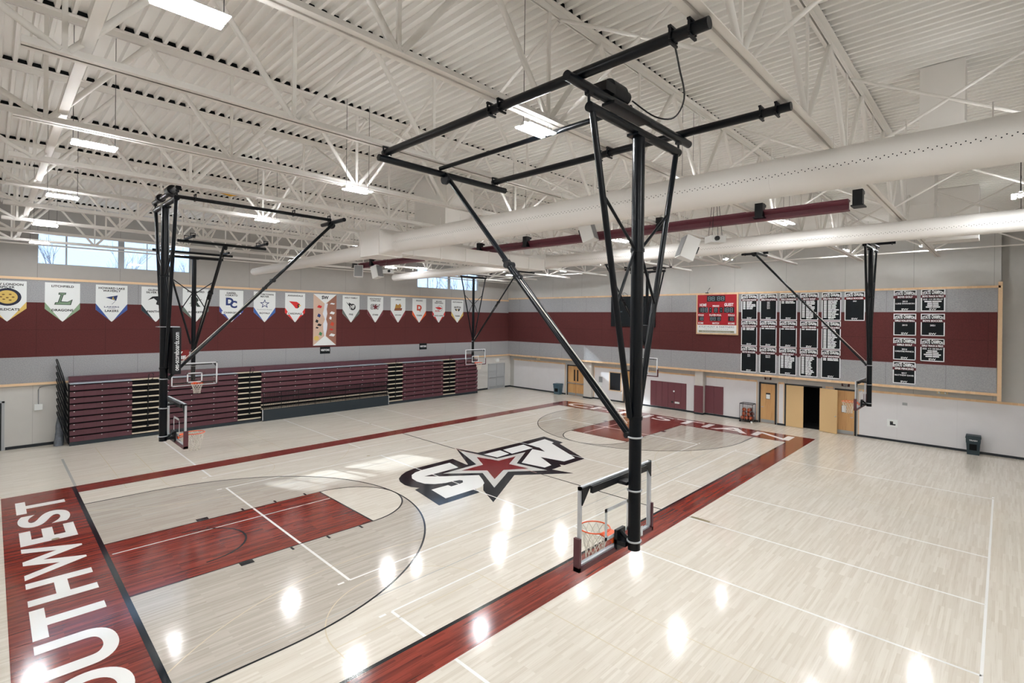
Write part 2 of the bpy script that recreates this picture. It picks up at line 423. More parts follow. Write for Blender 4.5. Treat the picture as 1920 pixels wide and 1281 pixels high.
def logo(black, white, pale, red):
    for p in (L_S, L_W): black(rev(p))
    black(rev(L_ST))
    for p in (L_Sw, L_r1, L_r2, L_Ww): white(rev(p))
    pale(rev(L_Sg)); red(rev(L_R))
lb, lw, lp, lr = MB(), MB(), MB(), MB()
def at(mb, lay, lift=[0]):
    def g(p):
        lift[0] += .0004; poly(mb, lambda u, v: (u, v, LAY[lay] + lift[0]), p)
    return g
logo(at(lb, 'logo0'), at(lw, 'logo1'), at(lp, 'logo2'), at(lr, 'logo3'))
lb.build('centre_logo_black', M_black, fl); lw.build('centre_logo_white', M_white, fl)
lp.build('centre_logo_pale_star', M_lgrey, fl); lr.build('centre_logo_red_star', M_fred, fl)
def over(mb, fn):
    for x in (32, 52): strip(mb, fn, (x, -15), (x, 15), .15)
mark('white_attack_lines_over_logo', M_white, over, 'over')
def overc(mb, fn): strip(mb, fn, (42, -6.8), (42, 10.4), .13)
mark('pale_centre_line_over_star', plain('pale_pink_court_paint', rgb(206, 168, 160), FR), overc, 'over')
def plates(mb, fn):
    quad(mb, fn, 42.2, 42.6, -30.2, -28.2)
mark('brass_sleeve_cover', M_brass, plates, 'letters')
def dots(mb, fn):
    for c in ((42, 36), (41.8, 8.6), (-2.8, 10.5), (36, 50.3), (44, 15.4), (30.6, 16)):
        poly(mb, fn, [(c[0] + .28 * math.cos(2 * PI * i / 12), c[1] + .28 * math.sin(2 * PI * i / 12)) for i in range(12)])
mark('round_floor_sleeve_cover', M_brass, dots, 'over')

# far wall with two clerestory windows
WIN = ((-2.14, 17.5), (65.5, 85.3)); WZ = (27.75, 32.45)
w = MB()
w.box(X0, X1 + 1, Y1, Y1 + .8, 9.4, WZ[0]); w.box(X0, X1 + 1, Y1, Y1 + .8, WZ[1], 38)
for a, b in ((X0, WIN[0][0]), (WIN[0][1], WIN[1][0]), (WIN[1][1], X1 + 1)): w.box(a, b, Y1, Y1 + .8, *WZ)
wf = struct(w.build('wall_far', M_wallF))
MB().box(X0, X1 + 1, Y1 - .02, Y1 + .8, 0, 9.4).build('lower_wall', M_lowF, wf)
PF = Y1 - .35
for nm, m, a, b in (('lower_grey_panel', M_pgF, 9.7, 13.6), ('red_panel', M_prF, 13.6, 21.85), ('upper_grey_panel', M_pgF, 21.85, 25.25)):
    MB().box(X0, 96.9, PF, Y1, a, b).build(nm, m, wf)
struct(MB().box(X0, 96.9, PF - .12, Y1, 25.25, 25.62).build('trim_1', M_oak))
struct(MB().box(X0, 96.9, PF - .12, Y1, 9.35, 9.72).build('trim_2', M_oak))
struct(MB().box(-5.3, 1.0, Y1 - .12, Y1 - .02, 0, .42).build('baseboard_far', M_base))
struct(MB().box(82.7, 89.2, Y1 - .12, Y1 - .02, 0, .42).build('baseboard_far', M_base))
struct(MB().box(96.0, 98.2, Y1 - .12, Y1 - .02, 0, .42).build('baseboard_far', M_base))
for k, (a, b) in enumerate(WIN):
    fr = MB()
    fr.box(a, b, Y1 + .3, Y1 + .5, WZ[0], WZ[0] + .12); fr.box(a, b, Y1 + .3, Y1 + .5, WZ[1] - .12, WZ[1])
    fr.box(a, a + .12, Y1 + .3, Y1 + .5, *WZ); fr.box(b - .15, b, Y1 + .3, Y1 + .5, *WZ)
    for off, wd in ((3.25, .22), (9.95, .8), (16.2 if k else 13.4, .12)): fr.box(a + off - wd / 2, a + off + wd / 2, Y1 + .25, Y1 + .5, *WZ)
    root = struct(fr.build('window_%d' % (k + 1), M_graysteel))
    MB().box(a + .05, b - .05, Y1 + .38, Y1 + .42, WZ[0] + .05, WZ[1] - .05).build('pane', M_glassw, root)

# end wall
XE, XU = X1, 97.0
def sE(y, z):                 # from the plane of the lower wall onto the panel plane, which stands proud of it
    k = (XU + 6.9) / (X1 + 6.9); return -51.8 + (y + 51.8) * k, 20.29 + (z - 20.29) * k
w = MB()
w.box(XE, XE + .8, Y0, Y1 + 1, 8.0, 38)
w.box(XE, XE + .8, Y0, -26.8, 0, 8.0); w.box(XE, XE + .8, -20.7, Y1 + 1, 0, 8.0)
we = struct(w.build('wall_end', M_wallE))
w = MB(); w.box(XU, XE, -51.35, Y1, 9.5, 38); w.build('upper_wall', M_wallE, we)
for nm, m, a, b in (('lower_grey_panel', M_pgE, 9.75, 13.6), ('red_panel', M_prE, 13.6, 22.1), ('upper_grey_panel', M_pgE, 22.1, 25.82)):
    MB().box(XU - .18, XU, -51.0, Y1 - .3, a, b).build(nm, m, we)
struct(MB().box(XU - .3, XU, -51.35, Y1 - .3, 25.8, 26.15).build('trim_3', M_oak))
struct(MB().box(XU - .35, XU + .05, -51.1, Y1 - .3, 9.35, 9.75).build('trim_4', M_oak))
struct(MB().box(XU - .3, XU + .6, -51.55, -51.05, 8.6, 26.7).build('trim_5', M_oak))
# white panels of the lower wall, with oak caps and edge strips
def lowpanel(y0, y1, z1=8.05, cap=True, left=True, right=True, n=[6]):
    p = MB().box(XE - .06, XE, y0, y1, .35, z1).build('white_panel', M_lowE, we)
    if cap:
        struct(MB().box(XE - .14, XE, y0 - .1, y1 + .1, z1, z1 + .36).build('trim_%d' % n[0], M_oak)); n[0] += 1
    e = MB()
    if left: e.box(XE - .1, XE, y1, y1 + .13, .35, z1)
    if right: e.box(XE - .1, XE, y0 - .13, y0, .35, z1)
    if e.v: e.build('edge_strip', M_oak, we)
lowpanel(34.9, 54.4, left=False); lowpanel(16.6, 25.1); lowpanel(-2.3, 11.6, right=False); lowpanel(-15.2, -4.7, left=False)
lowpanel(-20.3, -19.45); lowpanel(-28.75, -27.7); lowpanel(-56.9, -32.95, right=False)
for y0, y1 in ((25.4, 27.85), (-4.3, -2.5)):
    MB().box(XE - 1.0, XE, y0, y1, 0, 9.5).build('wall_pier', M_wallplain, we)
for y0, y1 in ((34.6, 56), (27.85, 28.2), (16.4, 25.4), (-2.4, 12.6), (-15.6, -4.4), (-20.6, -19.2), (-57, -32.7)):
    struct(MB().box(XE - .13, XE, y0, y1, 0, .36).build('baseboard_end', M_base))
for y0, y1 in ((25.3, 27.95), (-4.4, -2.4)): struct(MB().box(XE - 1.08, XE, y0, y1, 0, .36).build('baseboard_end', M_base))
struct(MB().box(X0 - .8, X0, Y0, Y1 + .8, 0, 38).build('wall_left', M_wallplain))
struct(MB().box(X0, X1 + .8, Y0 - .8, Y0, 0, 38).build('wall_near', M_wallplain))
# corrugated roof deck
dk = MB(); P = 8 / 12; n = int((X1 + 2 - X0) / P); vs = []
for i in range(n):
    x = X0 - .5 + i * P
    for dx, dz in ((0, 0), (.17, 0), (.24, .27), (.60, .27)): vs.append((x + dx, dz))
fs = []; N = len(vs)
allv = [(x, Y0 - .5, ZT + z) for x, z in vs] + [(x, Y1 + .5, ZT + z) for x, z in vs]
dk.add(allv, [(i + 1, i, N + i, N + i + 1) for i in range(N - 1)])
dk.box(X0 - .8, X1 + 1, Y0 - .8, Y1 + .8, ZT + .55, ZT + .8)
struct(dk.build('ceiling', M_deck))

# ------------------------------------------------------------------ doors
def door(n, parts):
    r = struct(parts.pop(0)); return r
def wall_door(num, y0, y1, ztop, leaves, mat, bars=False, lites=False, plate=True, knob=None):
    fr = MB(); t = .3
    fr.box(XE - .12, XE + .1, y0, y0 + t, 0, ztop); fr.box(XE - .12, XE + .1, y1 - t, y1, 0, ztop); fr.box(XE - .12, XE + .1, y0, y1, ztop - t, ztop)
    root = struct(fr.build('door_%d' % num, M_dkframe))
    wd = (y1 - y0 - 2 * t) / leaves
    for i in range(leaves):
        a = y0 + t + i * wd
        lf = MB().box(XE - .07, XE, a + .03, a + wd - .03, .05, ztop - t).build('leaf', mat, root)
        if plate: MB().box(XE - .09, XE - .06, a + .1, a + wd - .1, .1, .75).build('kick_plate', M_kick, lf)
        if bars:
            b = MB(); b.box(XE - .3, XE - .2, a + .15, a + wd - .1, 3.2, 3.4); b.box(XE - .25, XE - .05, a + .2, a + .4, 3.15, 3.45); b.box(XE - .25, XE - .05, a + wd - .4, a + wd - .2, 3.15, 3.45); b.build('push_bar', M_kick, lf)
        if lites:
            c = a + (wd - .75 if i == 0 else .3)
            MB().box(XE - .1, XE - .05, c, c + .45, 3.9, 6.9).build('vision_glass', M_sblk, lf)
        if knob is not None:
            ky = a + .3 if knob < 0 else a + wd - .3
            h = MB(); h.tube((XE - .08, ky, 3.2), (XE - .25, ky, 3.2), .07); h.tube((XE - .22, ky, 3.2), (XE - .22, ky - .35 * knob, 3.2), .05); h.build('handle', M_chrome, lf)
    return root
wall_door(1, 28.0, 34.1, 8.1, 2, M_door, bars=True, lites=True)
wall_door(2, 12.6, 16.3, 8.1, 1, M_door, knob=1)
d3 = wall_door(3, -19.05, -15.7, 8.1, 1, M_door, knob=1)
d4 = wall_door(4, -32.55, -29.1, 8.2, 1, M_door, knob=-1)
# storage double door: one leaf shut, one folded back against the wall
fr = MB(); fr.box(XE - .12, XE + .8, -20.75, -20.55, 0, 8.2); fr.box(XE - .12, XE + .8, -27.0, -26.8, 0, 8.2); fr.box(XE - .12, XE + .8, -27.0, -20.55, 8.0, 8.25)
d5 = struct(fr.build('door_5', M_dkframe))
MB().box(XE - .1, XE + .05, -23.85, -20.8, .05, 8.0).build('leaf', M_doorp, d5)
lf = MB(); lf.prism([(XE - .2, -26.75), (XE - .95, -29.75), (XE - 1.1, -29.7), (XE - .35, -26.7)], lambda u, v, t: (u, v, t), .05, 8.0)
lf = lf.build('leaf', M_doorp, d5)
MB().sphere((XE - 1.15, -29.45, 3.2), .11).build('door_knob', M_chrome, lf)
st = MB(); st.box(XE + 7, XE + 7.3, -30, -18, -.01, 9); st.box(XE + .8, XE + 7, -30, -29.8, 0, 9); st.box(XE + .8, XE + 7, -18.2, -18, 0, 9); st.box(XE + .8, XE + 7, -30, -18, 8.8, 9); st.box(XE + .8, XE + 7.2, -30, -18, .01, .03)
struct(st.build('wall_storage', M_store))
# far-wall steel doors
fr = MB(); fr.box(89.3, 89.55, Y1 - .2, Y1 + .05, 0, 7.25); fr.box(95.55, 95.8, Y1 - .2, Y1 + .05, 0, 7.25); fr.box(89.3, 95.8, Y1 - .2, Y1 + .05, 7.0, 7.25)
d6 = struct(fr.build('door_6', M_graysteel))
for a in (89.58, 92.58):
    lf = MB().box(a, a + 2.94, Y1 - .14, Y1 - .04, .05, 7.0).build('leaf', M_graysteel, d6)
    MB().box(a + .15, a + 2.8, Y1 - .35, Y1 - .25, 3.15, 3.35).build('push_bar', M_kick, lf)
    MB().box(a + .2, a + 2.7, Y1 - .17, Y1 - .13, .3, .75).build('kick_plate', M_kick, lf)
fr = MB(); fr.box(-5.7, -5.4, Y1 - .2, Y1 + .05, 0, 7.25); fr.box(-9.2, -5.4, Y1 - .2, Y1 + .05, 7.0, 7.3)
d7 = struct(fr.build('door_7', M_graysteel)); MB().box(-9.2, -5.7, Y1 - .14, Y1 - .04, 0, 7.0).build('leaf', M_dkframe, d7)
# interior window
fr = MB()
for a in ((16.95, 17.15, 2.6, 7.3), (20.3, 20.5, 2.6, 7.3)): fr.box(XE - .16, XE, *a)
fr.box(XE - .16, XE, 16.95, 20.5, 2.6, 2.8); fr.box(XE - .16, XE, 16.95, 20.5, 7.1, 7.3)
w3 = struct(fr.build('window_3', M_oak))
fr = MB()
for a in ((17.15, 17.4, 2.8, 7.1), (20.05, 20.3, 2.8, 7.1), (17.15, 20.3, 2.8, 3.0), (17.15, 20.3, 6.85, 7.1)): fr.box(XE - .12, XE - .04, *a)
fr.build('sash', M_dkframe, w3); MB().box(XE - .09, XE - .06, 17.4, 20.05, 3.0, 6.85).build('pane', M_sblk, w3)

# ------------------------------------------------------------------ roof trusses
TY = [-54.3, -44.3, -34.5, -24.6, -14.5, -4.6, 5.5, 16.3, 27.4, 38.4, 49.3]
TLAB = ['white open-web roof truss close overhead along the near wall', 'white open-web roof truss crossing over the near hoop with its clamped pipe ends',
        'white open-web roof truss over the middle of the near hoop frame', 'white open-web roof truss over the far end of the near hoop frame',
        'white open-web roof truss next beyond the near hoop frame toward the windows', 'white open-web roof truss over the court just before the centre line',
        'white open-web roof truss just past the middle of the gym', 'white open-web roof truss fourth from the windowed wall',
        'white open-web roof truss third from the windowed wall', 'white open-web roof truss second from the windowed wall',
        'white open-web roof truss nearest the windowed wall']
NX = [-5 + 8.72 * k for k in range(11)]; ZB, ZC = 30.35, 36.05
def bar(p, q, w):
    return MB().tube(p, q, w, 8)
root0 = None
def make_truss(y):
    r = thing('roof_truss', TLAB[0], 'roof truss', (0, y, ZB), 'white roof trusses under the deck')
    b = MB()
    for s in (-1, 1):
        b.box(-6.2, 90.4, y + s * .05, y + s * .36, ZB, ZB + .05); b.box(-6.2, 90.4, y + s * .05, y + s * .1, ZB, ZB + .36)
    b.build('bottom_chord', M_steel, r)
    b = MB()
    for s in (-1, 1):
        b.box(X0, X1, y + s * .05, y + s * .4, ZT - .07, ZT - .01); b.box(X0, X1, y + s * .05, y + s * .11, ZC - .05, ZT - .01)
    b.build('top_chord', M_steel, r)
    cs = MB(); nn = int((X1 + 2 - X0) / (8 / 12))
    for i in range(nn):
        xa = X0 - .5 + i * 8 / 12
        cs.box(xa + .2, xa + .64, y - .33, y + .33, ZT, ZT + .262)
    cs.build('flute_shade_fill', M_bldk, r)['kind'] = 'stuff'  # black filler boxes standing in for the shade inside the deck flutes
    for i, x in enumerate(NX):
        tops = (x - 4.36 if i else X0 + .3, x + 4.36 if i < len(NX) - 1 else X1 - .3)
        for t in tops: MB().tube((x + (.12 if t > x else -.12), y, ZB + .2), (t, y, ZC + .1), .15, 8).build('diagonal_web', M_steel, r)
        MB().box(x - .09, x + .09, y - .06, y + .06, ZB + .1, ZC + .1).build('vertical_web', M_steel, r)
    return r
trs = []
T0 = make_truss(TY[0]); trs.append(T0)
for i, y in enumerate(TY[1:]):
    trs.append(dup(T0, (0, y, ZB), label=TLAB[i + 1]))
for i in range(len(TY) - 1):
    y0, y1 = TY[i], TY[i + 1]
    for x in (13.3, 30.6, 48.1, 65.6, 83.0):
        for a, b in ((ZB + .3, ZC - .1), (ZC - .1, ZB + .3)):
            MB().tube((x, y0 + .1, a), (x, y1 - .1, b), .1, 8).build('bridging_brace', M_steel, trs[i], O=(0, y0, ZB))
for x, lb_ in ((-4.35, 'white square steel beam running across the trusses at their left ends'), (87.3, 'white square steel beam running across the trusses by the end wall')):
    tag(MB().box(x - .2, x + .2, Y0, Y1, ZB + .6, ZB + .75).build('bridging_beam', M_steel), lb_, 'beam')
for k, (yy, zz, lb_) in enumerate(((54.6, 30.5, 'thin white conduit pipe along the top of the far windows'), (52.6, 30.9, 'second thin white conduit pipe in front of the far windows'))):
    tag(MB().tube((X0, yy, zz), (X1, yy, zz), .12, 8).build('conduit_pipe', M_steel), lb_, 'pipe')

# ------------------------------------------------------------------ LED high-bay lamps
LAMPS = [(-2.6, -32.5, 30.0, 'bright LED high-bay lamp closest overhead above the painted word on the left'), (-2.8, -12.2, 30.1, 'LED high-bay lamp, second nearest in the leftmost row'),
 (-2.75, 7.9, 30.2, 'LED high-bay lamp, third nearest in the leftmost row'), (-2.7, 28.8, 30.2, 'LED high-bay lamp above the left end of the left window'), (-2.2, 50, 30.2, 'LED high-bay lamp hung low in front of the left window'),
 (12.5, -33.6, 30.1, 'LED high-bay lamp glowing inside the near hoop pipe frame'), (12.7, -14.2, 30.15, 'LED high-bay lamp right of the tall left court hoop'), (12.8, 5.3, 30.2, 'LED high-bay lamp behind the brace top of the left court hoop'), (13.1, 45.3, 30.2, 'LED high-bay lamp at the right end of the left window'),
 (31, 20, 30.2, 'LED high-bay lamp hidden behind the near duct, mid row'), (31, -33, 30.2, 'LED high-bay lamp above the near duct close to us'), (31, -14, 30.2, 'LED high-bay lamp above the near duct by its plenum'), (31, 44, 30.2, 'LED high-bay lamp beyond the near duct by the far wall'),
 (12.5, -53.2, 30.1, 'LED high-bay lamp overhead beside the viewer, out over the near side'), (31, -53.2, 30.1, 'LED high-bay lamp overhead at the near end of the near duct'), (-2.7, -53.2, 30.1, 'LED high-bay lamp overhead behind the viewer'), (70, -53, 31.4, 'LED high-bay lamp behind the near end of the far duct'),
 (47.2, -16.5, 30.1, 'LED high-bay lamp shining just left of the near hoop mast under the maroon beam'), (46.3, -35.9, 29.9, 'LED high-bay lamp glowing below the right part of the maroon beam'), (46.9, -52.6, 30.1, 'LED high-bay lamp above the far duct at its near end'), (47.3, 10.0, 30.1, 'LED high-bay lamp shining above the far duct left of the long brace'),
 (46.7, 37.2, 29.9, 'LED high-bay lamp above the left projector'), (53, 36, 30.2, 'LED high-bay lamp over the far tip of the far duct'),
 (70, -12.8, 31.4, 'LED high-bay lamp behind the far duct near its middle'), (70, 6.7, 31.4, 'LED high-bay lamp behind the far plenum'), (70, 30, 30.6, 'LED high-bay lamp behind the far tip of the far duct'), (70, -33, 31.4, 'LED high-bay lamp behind the far duct near the scoreboard'),
 (88.4, -13, 31.9, 'LED high-bay lamp over the scoreboard'), (85.6, -33.0, 31.6, 'LED high-bay lamp left of the right hoop mast'), (86.2, -43.0, 31.6, 'LED high-bay lamp right of the right hoop mast above the champion banners'), (84.3, 24, 31.4, 'LED high-bay lamp by the end wall above the black board'), (85, 43, 31.4, 'LED high-bay lamp in the far corner of the gym'), (88, 6, 31.9, 'LED high-bay lamp behind the near hoop mast by the end wall')]
def hang(l):                    # lamps of the left rows hang a little lower, clear of the trusses
    x, y, z, t_ = l
    if x < 35 and z < 30.4:
        k = (29.7 - 20.29) / (z - 20.29); x, y, z = -6.9 + (x + 6.9) * k, -51.8 + (y + 51.8) * k, 29.7
    return (x, y, z, t_)
LAMPS = [hang(l) for l in LAMPS]
def make_lamp(O, lab):
    x, y, z = O
    r = thing('high_bay_lamp', lab, 'ceiling lamp', O, 'LED high-bay lamps in the roof')
    h = MB(); h.box(x - .98, x + .98, y - .12, y + .12, z + .08, z + .22)
    for s in (-1, 1): h.box(x - .98, x + .98, y + s * .38 - .14, y + s * .38 + .14, z + .1, z + .14)
    for q_ in (-.6, .6): h.box(x + q_ - .08, x + q_ + .08, y - .5, y + .5, z + .14, z + .2)
    h.build('housing', M_lampbody, r)
    MB().box(x - .9, x + .9, y - .1, y + .1, z + .225, z + .25).build('added_uplight', M_glowup, r)  # glowing strip added on top of the lamp to lift the ceiling
    for s in (-1, 1): MB().box(x - .95, x + .95, y + s * .38 - .13, y + s * .38 + .13, z + .05, z + .1).build('led_bar', M_glow, r)
    c = MB(); c.tube((x - .9, y, z + .2), (x - .9, y, ZT), .015, 5); c.tube((x + .9, y, z + .2), (x + .9, y, ZT), .015, 5); c.build('hanger_wire', M_blk, r)
    return r
L0 = make_lamp(LAMPS[0][:3], LAMPS[0][3])
for x, y, z, lab in LAMPS[1:]: dup(L0, (x, y, z), label=lab)

# ------------------------------------------------------------------ ducts and plenums
def duct(name, lab, X, H, r, ya, yb, taper, box, dotsz, flare):
    t = thing(name, lab, 'air duct', (X, ya, H))
    MB().tube((X, ya, H), (X, box[0] - 1.9, H), r, 40).build('main_tube', M_duct, t)
    # square-to-round transition, then the plenum box, then the tapering far run
    fb = MB(); n = 40; y1, y0 = box[0], box[0] - 1.9; ring = []; sq = []
    zc = (box[2] + box[3]) / 2; hz = (box[3] - box[2]) / 2; hx = box[4]
    for i in range(n):
        a = 2 * PI * i / n; c, s = math.cos(a), math.sin(a); k = 1 / max(abs(c), abs(s))
        ring.append((X + r * c, y0, H + r * s)); sq.append((X + hx * c * k, y1, zc + hz * s * k))
    mid = [tuple(a_ * .62 + b_ * .38 for a_, b_ in zip(p, q)) for p, q in zip(ring, sq)]
    mid = [(m_[0], y0 + .62 * (y1 - y0), m_[2]) for m_ in mid]
    fb.add(ring + mid + sq, [(j * n + (i + 1) % n, j * n + i, (j + 1) * n + i, (j + 1) * n + (i + 1) % n) for j in range(2) for i in range(n)], True)
    fb.build('transition_piece', M_duct, t)
    b = MB().box(X - hx, X + hx, box[0], box[1], box[2], box[3]); b.build('plenum_box', M_duct, t)
    for yy in (box[0], box[1]): MB().box(X - hx - .06, X + hx + .06, yy - .06, yy + .06, box[2] - .06, box[3] + .06).build('plenum_flange', M_duct, t)
    MB().tube((X, box[1], taper[0]), (X, yb, taper[1]), taper[2], 36, taper[3]).build('far_tube', M_duct, t)
    if dotsz is not None:
        d = MB(); a0 = dotsz; yy = ya + .3; k = 0
        while yy < box[0] - 2.2:
            aa = a0 + (.05 if k % 2 else -.05)
            c, s = math.cos(aa), math.sin(aa); R = r + .004
            p = Vector((X + R * c, yy, H + R * s)); u = Vector((0, 1, 0)); v = Vector((-s, 0, c))
            d.add([p + u * .033 * math.cos(2 * PI * i / 6) + v * .033 * math.sin(2 * PI * i / 6) for i in range(6)], [tuple(range(6))]); yy += .17; k += 1
        d.build('perforation_strip', M_blk, t)['kind'] = 'stuff'
    yy = ya + 5
    while yy < box[0] - 3:
        MB().tube((X, yy, H), (X, yy + .06, H), r + .012, 40).build('tube_joint', M_duct, t); yy += 9.6
    yy = ya + 2
    while yy < yb - 2:
        MB().tube((X, yy, H + r - .3), (X, yy, ZB + .05), .03, 6).build('hanger_rod', M_steel, t); yy += 3.2
    return t
duct('spiral_duct', 'large white round duct nearest us, running across the gym below the trusses', 24.0, 28.57, 1.088, -56.5, 43.5, (28.15, 27.8, .9, .6), (-.3, 3.9, 27.25, 30.2, 1.45), PI * 1.03, 0)
duct('spiral_duct', 'white round duct farther away, lit by lamps, running in front of the end wall', 52.5, 29.14, .94, -56.5, 45.3, (29.05, 28.8, .8, .74), (.2, 5.0, 28.3, 30.25, 1.45), PI * 1.07, 0)
t = thing('cross_duct', 'white rectangular duct joining the two round ducts', 'air duct', (38, 2, 29))
MB().box(25.5, 51.0, .3, 3.6, 27.7, 29.4).build('duct_body', M_duct, t)
for x in (27.5, 31.5, 35.5, 39.5, 43.5, 47.5): MB().box(x - .06, x + .06, .22, 3.68, 27.6, 29.46).build('hanger_flange', M_duct, t)
for O, s, lab in (((29, -3.5, 30.4), (2, 3.0), 'white vertical duct riser behind the near duct left of the plenum'), ((34, -48.8, 30), (1.1, 1.1), 'white vertical duct riser above the near duct at the right'), ((60, -44.5, 30.2), (1.6, 1.9), 'white vertical duct riser seen between the two ducts at right'), ((72, -47, 30.2), (1.5, 2.5), 'white vertical duct riser by the end wall at far right')):
    t = thing('duct_riser', lab, 'air duct', O)
    MB().box(O[0] - s[0], O[0] + s[0], O[1] - s[1], O[1] + s[1], O[2], ZT).build('riser_body', M_duct, t)
    MB().box(O[0] - s[0] - .07, O[0] + s[0] + .07, O[1] - s[1] - .07, O[1] + s[1] + .07, O[2] + 2.4, O[2] + 2.55).build('riser_mounting_flange', M_duct, t)
# maroon curtain beam
bt = thing('divider_curtain_beam', 'long maroon steel beam hung across the gym between the two ducts', 'beam', (41, 0, 30))
b = MB(); b.box(40.6, 41.4, -42.3, 38.8, 30.25, 30.4); b.box(40.9, 41.1, -42.3, 38.8, 29.6, 30.3); b.box(40.6, 41.4, -42.3, 38.8, 29.48, 29.6)
b.prism([(40.62, 30.28), (40.9, 29.98), (40.9, 30.28)], lambda u, v, t_: (u, t_, v), -42.3, 38.8)
b.build('beam_body', M_beam, bt)
for y in (-43.0, -35.3, -25.2, -5.7, 3.55, 33.8, 40.2):
    c = MB(); c.box(40.35, 41.0, y - .35, y + .35, 29.75, 31.0); c.box(40.2, 41.5, y - .45, y + .45, 29.66, 29.76); c.box(41.0, 41.3, y - .35, y + .35, 30.7, 30.95)
    c.build('hanger_bracket', M_blk, bt)

# ------------------------------------------------------------------ basketball hoops
def make_hoop(O, lab, style='stub', dz=0.0):
    ox, oy, _ = O
    r = thing('basketball_hoop', lab, 'basketball hoop', O, 'ceiling-hung basketball hoops')
    def P(x, y, z): return (ox + x, oy + y, z)
    YB, YM = -1.25, -2.25
    MB().tube(P(0, YM, 9.65), P(0, YM, 28.75 + dz), .29, 24).build('mast', M_pole, r)
    def pipe(name, a, b, rad): MB().tube(P(*a), P(*b), rad, 16).build(name, M_pole, r)
    T = dz
    if style == 'long':
        pipe('ceiling_pipe', (-4.45, -7.6, 30.05), (-4.45, 12.5, 30.05), .21)
        pipe('ceiling_pipe', (4.2, -7.6, 30.05), (4.2, 12.4, 30.05), .2)
        pipe('ceiling_pipe', (-.6, -2.2, 29.95), (-.6, 12.2, 29.95), .13)
        pipe('cross_pipe', (-5.3, -2.25, 29.72), (5.0, -2.25, 29.72), .2)
        pipe('cross_pipe', (-5.0, 12.2, 29.62), (5.2, 12.2, 29.62), .2)
    elif style == 'single':
        pipe('ceiling_pipe', (-.6, -2.2, 29.95 + T), (-.6, 12.2, 29.95 + T), .16)
        pipe('cross_pipe', (-4.3, -2.25, 29.72 + T), (4.3, -2.25, 29.72 + T), .2)
        pipe('cross_pipe', (-2.6, 12.2, 29.62 + T), (2.4, 12.2, 29.62 + T), .2)
    else:
        for x in (-4.2, 4.2):
            pipe('ceiling_pipe', (x, 11.6, 29.95 + T), (x, 15.6, 29.95 + T), .17)
            pipe('ceiling_pipe', (x, -4.3, 30.0 + T), (x, -.6, 30.0 + T), .17)
        pipe('cross_pipe', (-5.2, -2.25, 29.68 + T), (5.2, -2.25, 29.68 + T), .18)
        pipe('cross_pipe', (-5.2, 12.2, 29.62 + T), (5.2, 12.2, 29.62 + T), .18)
    pipe('yoke_pipe', (-3.85, YM, 28.98 + T), (3.85, YM, 28.98 + T), .21)
    MB().box(ox - .55, ox + .55, oy + YM - .3, oy + YM + .3, 28.7 + T, 28.82 + T).build('mast_cap_plate', M_pole, r)
    for s in (-1, 1):
        h = MB(); h.tube(P(s * 3.85, YM, 29.15 + T), P(s * 3.85, YM, 29.6 + T), .06, 8); h.box(ox + s * 3.85 - .14, ox + s * 3.85 + .14, oy + YM - .12, oy + YM + .12, 29.42 + T, 29.62 + T)
        h.build('yoke_hanger', M_blk, r)
        MB().tube(P(s * 3.6, YM, 28.85 + T), P(s * .36, YM + .08, 15.8), .14, 12).build('side_brace', M_pole, r)
        f = (25.6 - 15.8) / (13.05 + T)
        MB().tube(P(s * (.36 + 3.24 * f), YM, 25.6), P(s * .3, YM, 23.6), .07, 8).build('strut', M_pole, r)
        f = (21.0 - 15.8) / (13.05 + T)
        MB().tube(P(s * (.36 + 3.24 * f), YM, 21.0), P(s * .3, YM, 23.4), .07, 8).build('strut', M_pole, r)
    for z in (23.5, 15.75): MB().tube(P(0, YM, z - .08), P(0, YM, z + .08), .33, 24).build('mast_collar', M_pole, r)
    for z in (14.85, 12.4, 10.05): MB().torus(P(0, YM, z), .31, .045, 24, 8).build('ring_clamp', M_chrome, r)
    # folding brace: upper single arm, lower doubled arm, elbow and cable
    A = Vector(P(0, 12.2, 29.5 + dz)); B = Vector(P(0, YM + .35, 14.9)); d = (B - A)
    E_ = A + d * .42
    MB().tube(A, E_ + d * .06, .15, 12).build('folding_brace_upper_arm', M_pole, r)
    b = MB(); off = Vector((.2, 0, 0)); b.tube(E_ - d * .02 + off, B + off * .6, .1, 10); b.tube(E_ - d * .02 - off, B - off * .6, .1, 10); b.build('folding_brace_lower_arm', M_pole, r)
    for q_, w_, r_ in ((E_, .3, .2), (B, .25, .14), (E_ + d * .05, .26, .15)): MB().tube(q_ - Vector((w_, 0, 0)), q_ + Vector((w_, 0, 0)), r_, 12).build('brace_hinge', M_blk, r)
    c = MB(); up = Vector((0, -.35, -.35)); c.path([A + up * .8, E_ + up * 1.3, B + Vector((0, .1, .5))], .03, 6); c.build('hoist_cable', M_net, r)
    c = MB(); c.tube(P(-.35, 12.1, 29.35 + dz), P(-.15, 12.1, 29.35 + dz), .38, 20); c.build('cable_pulley', M_blk, r)
    # clamps that hold the ceiling pipes to the trusses
    if style == 'long': spots = [(x, y, 0) for x in (-4.45, 4.2) for y in (-7.0, -6.3, 2.3, 3.0, 12.2)]
    elif style == 'single': spots = [(-.6, 0, T), (-.6, 8.4, T), (-.6, 12.0, T)]
    else: spots = [(x, y, T) for x in (-4.2, 4.2) for y in (-3.9, 12.2, 15.1)]
    for x, y, q_ in spots:
        k = MB(); zz = 30.0 + q_
        for e in (-.25, .25): k.box(ox + x + e - .035, ox + x + e + .035, oy + y - .035, oy + y + .035, zz - .1, zz + .34)
        k.box(ox + x - .29, ox + x + .29, oy + y - .06, oy + y + .06, zz + .28, zz + .36); k.box(ox + x - .26, ox + x + .26, oy + y - .045, oy + y + .045, zz - .25, zz - .17)
        k.build('truss_clamp', M_blk, r)
